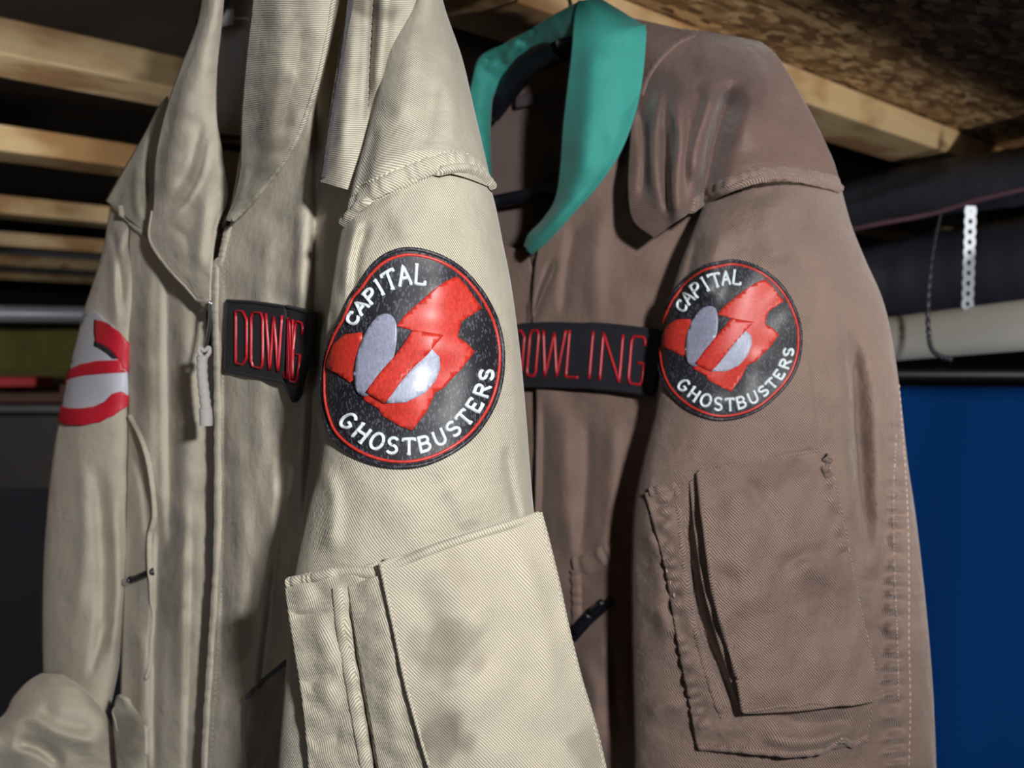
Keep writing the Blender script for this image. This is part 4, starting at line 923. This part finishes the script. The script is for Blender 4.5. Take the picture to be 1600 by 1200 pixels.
for pth in ([(1091, 739), (1098, 800), (1107, 870), (1119, 940), (1139, 1010), (1153, 1060), (1162, 1112)], [(1162, 1114), (1220, 1113), (1290, 1107), (1340, 1098), (1379, 1089)], [(1092, 738), (1150, 722), (1220, 708), (1284, 703)]):
    ribbon('flap_edging', pth, .0030, .0014, M['brown'], bf, 'bflap', pucker=.0004, per=18, off=.0002)
stitches([[(1168, 1103), (1220, 1102), (1290, 1096), (1340, 1087), (1374, 1080)], [(1276, 712), (1296, 760), (1310, 820), (1326, 900)]], M['brown_thread'], bf, 'bflap', length=.0028)
tube('flap_knot', [drape(x, y, ['bflap', 'bs'], .002)[0] for x, y in ((1286, 712), (1291, 722), (1287, 734), (1296, 745))], .0028, M['brown'], bf, seg=10, n=24, rfun=lambda t: .0022+.0010*math.sin(t*25))
# slit zip of the brown chest pocket
ribbon('pocket_hem', [(898, 884), (920, 880), (945, 868), (965, 858)], .016, .0022, M['brown_soft'], br, 'bfront', pucker=.0020, per=18, off=.001)
ribbon('pocket_hem', [(900, 890), (902, 930), (902, 985)], .010, .002, M['brown_soft'], br, 'bfront', pucker=.0012, per=16, off=.001)
ribbon('pocket_zip', [(897, 996), (925, 965), (958, 936)], .0075, .0016, M['black_plastic'], br, 'bfront', off=.002)
pz = ribbon('zip_slider', [(903, 984), (916, 968), (926, 958)], .0085, .0034, M['black_plastic'], br, 'bfront', off=.004)
ribbon('zip_tab', [(929, 955), (938, 947), (948, 938)], .0060, .0026, M['black_plastic'], pz, 'bfront', off=.005)
tube('zip_ring', [drape(934, 946, 'bfront', .009)[0], drape(940, 943, 'bfront', .010)[0], drape(944, 940, 'bfront', .009)[0]], .0010, M['metal'], pz, seg=8, n=8)

# teal collar
TC_L = [(905, 2, .735), (898, 30, .732), (894, 80, .730), (887, 140, .732), (880, 200, .738), (876, 262, .745), (868, 312, .755), (848, 345, .768), (828, 366, .780), (820, 384, .788)]
TC_R = [(938, 0, .738), (1000, 38, .728), (1008, 46, .722), (1003, 110, .716), (992, 172, .712), (968, 238, .712), (930, 294, .722), (890, 338, .738), (856, 376, .760), (830, 396, .782)]
col = sheet('collar', TC_L, TC_R, M['teal'], br, bulge=[.008, .014, .018, .020, .018, .014, .010, .004], thick=.0024, rip=(.8, 60), key='tc', folds=[([(925, 60), (920, 160), (905, 280)], 16, 3), ([(950, 200), (930, 260), (895, 310)], 10, -2)])
ribbon('collar_edging', [(1007, 48), (1002, 110), (991, 172), (966, 238), (928, 293), (888, 337), (854, 375), (830, 395)], .0032, .0012, M['teal'], col, 'tc', off=.0004)
stitches([[(1000, 56), (995, 110), (984, 170), (960, 234), (922, 288), (882, 332), (850, 370)]], M['teal'], col, 'tc', length=.0024)
col2 = sheet('collar_back', [(905, 4, .742), (870, 22, .765), (830, 46, .80), (790, 68, .83), (752, 88, .85), (740, 120, .855), (734, 160, .855), (742, 215, .852), (752, 250, .850), (760, 300, .848)],
      [(897, 54, .742), (872, 62, .775), (846, 76, .81), (812, 100, .84), (784, 128, .86), (770, 150, .862), (766, 175, .862), (765, 215, .860), (766, 250, .858), (768, 300, .856)], M['teal'], br, bulge=.006, thick=.0022, rip=(.8, 30),
      folds=[([(840, 45), (828, 60), (815, 70)], 4, -5), ([(810, 60), (800, 80), (790, 100)], 5, 4), ([(790, 80), (775, 92), (757, 96)], 4, -4)], key='tc2')
# black hanger of the brown suit : shoulders, neck hub, hook, trouser bar
def hanger(name, A, B, neck, hooktop, label, bar=None, width=.006):
    root = empty(name, neck, label=label, cat='clothes hanger')
    a = Vector(A); b = Vector(B); c = Vector(neck)
    tube('hanger_arm', [a, a*.5+c*.5+Vector((0, 0, .012)), c], width, M['black_plastic'], root, seg=14, n=24, rfun=lambda t: width*(.8+.7*t))
    tube('hanger_arm', [c, b*.5+c*.5+Vector((0, 0, .012)), b], width, M['black_plastic'], root, seg=14, n=24, rfun=lambda t: width*(1.5-.7*t))
    h = Vector(hooktop); u = (b-a).normalized()
    pts = [c, c+(h-c)*.45]+[h+Vector((0, 0, -.018))+(u*math.cos(math.radians(x))+Vector((0, 0, 1))*math.sin(math.radians(x)))*.018 for x in (180, 135, 90, 45, 0, -40)]
    tube('hanger_hook', pts, .0016, M['metal'], root, seg=8, n=50)
    if bar: tube('trouser_bar', bar, .006, M['black_plastic'], root, seg=12, n=8)
    return root
hanger('clothes_hanger', W(768, 178, .885), W(1180, 120, .745), W(880, 62, .80), W(905, -62, .80), 'black plastic hanger inside the teal-collared brown jumpsuit',
       [W(768, 316, .885), W(860, 300, .85), W(1000, 290, .80)], width=.011)
hanger('clothes_hanger', W(322, 40, .742), W(640, 40, .575), W(376, -50, .70), W(376, -200, .70), 'black plastic hanger inside the khaki tan jumpsuit',
       [W(300, 215, .755), W(372, 224, .735), W(600, 240, .60)], width=.010)
for (x, y, d, lb) in ((905, -62, .80, 'small steel screw hook above the brown jumpsuit'), (376, -200, .70, 'small steel screw hook above the khaki jumpsuit')):
    t = W(x, y, d); zt = HZ+.040
    tube('ceiling_hook', [Vector((t.x, t.y, zt)), Vector((t.x, t.y, (zt+t.z)/2+.01)), t+Vector((.006, -.006, .004)), t+Vector((0, 0, -.003)), t+Vector((-.006, .006, .004)), t+Vector((-.008, .008, .012))], .0018, M['metal'], seg=8, n=40, label=lb, cat='hook')
# maker's tab inside the neck: plain woven tab
ribbon('neck_label', [(818, 166), (850, 158), (882, 148)], .011, .0008, plain('plum_label', s2l((82, 68, 76)), .7, .3, 400), br, 'bback', off=.012)

# brown suit: round patch and name tape
round_patch(br, (780+1083/3, 380+455/3), zz(780, 380, 3, [(1090, 78), (1200, 105), (1300, 175), (1382, 310), (1411, 450), (1385, 600), (1290, 722), (1150, 812), (1010, 830), (880, 775), (790, 685), (755, 560), (757, 450), (790, 310), (860, 190), (960, 112)]), 'bs', sc=1.05)
tb = sheet('name_tape', [(770, 512, .8275), (770, 545, .8275), (772, 580, .8275), (774, 606, .8275)], [(1040, 520, .713), (1034, 552, .713), (1026, 590, .713), (1020, 618, .713)], M['black_cloth'], br, bulge=.006, arc=[10, 8, 6, 6], rip=(.3, 60), thick=.0022, key='bt')
for pth in ([(771, 513), (830, 505), (913, 505), (980, 511), (1038, 521)], [(775, 605), (830, 602), (913, 604), (970, 609), (1020, 616)]):
    ribbon('tape_edging', pth, .0036, .0012, M['black_cloth'], tb, 'bt', off=.0008)
for ch, x0, x1 in (('D', 806, 823), ('O', 830, 845), ('W', 851, 886), ('L', 891, 912), ('I', 923, 934), ('N', 943, 978), ('G', 988, 1012)):
    def place(u, v):
        x = x0+(x1-x0)*u; yt = np.interp(x, [800, 913, 1013], [517, 516, 528]); yb = np.interp(x, [800, 913, 1013], [586, 590, 602])
        return x-3+(v-.5)*6, float(yb*(1-v)+yt*v)
    letter('letter', NAR[ch], place, 'bt', M['thread_scarlet'], tb, .0019, .0010, .0014)
for o in bpy.data.objects:
    if '_w' in o: del o['_w']
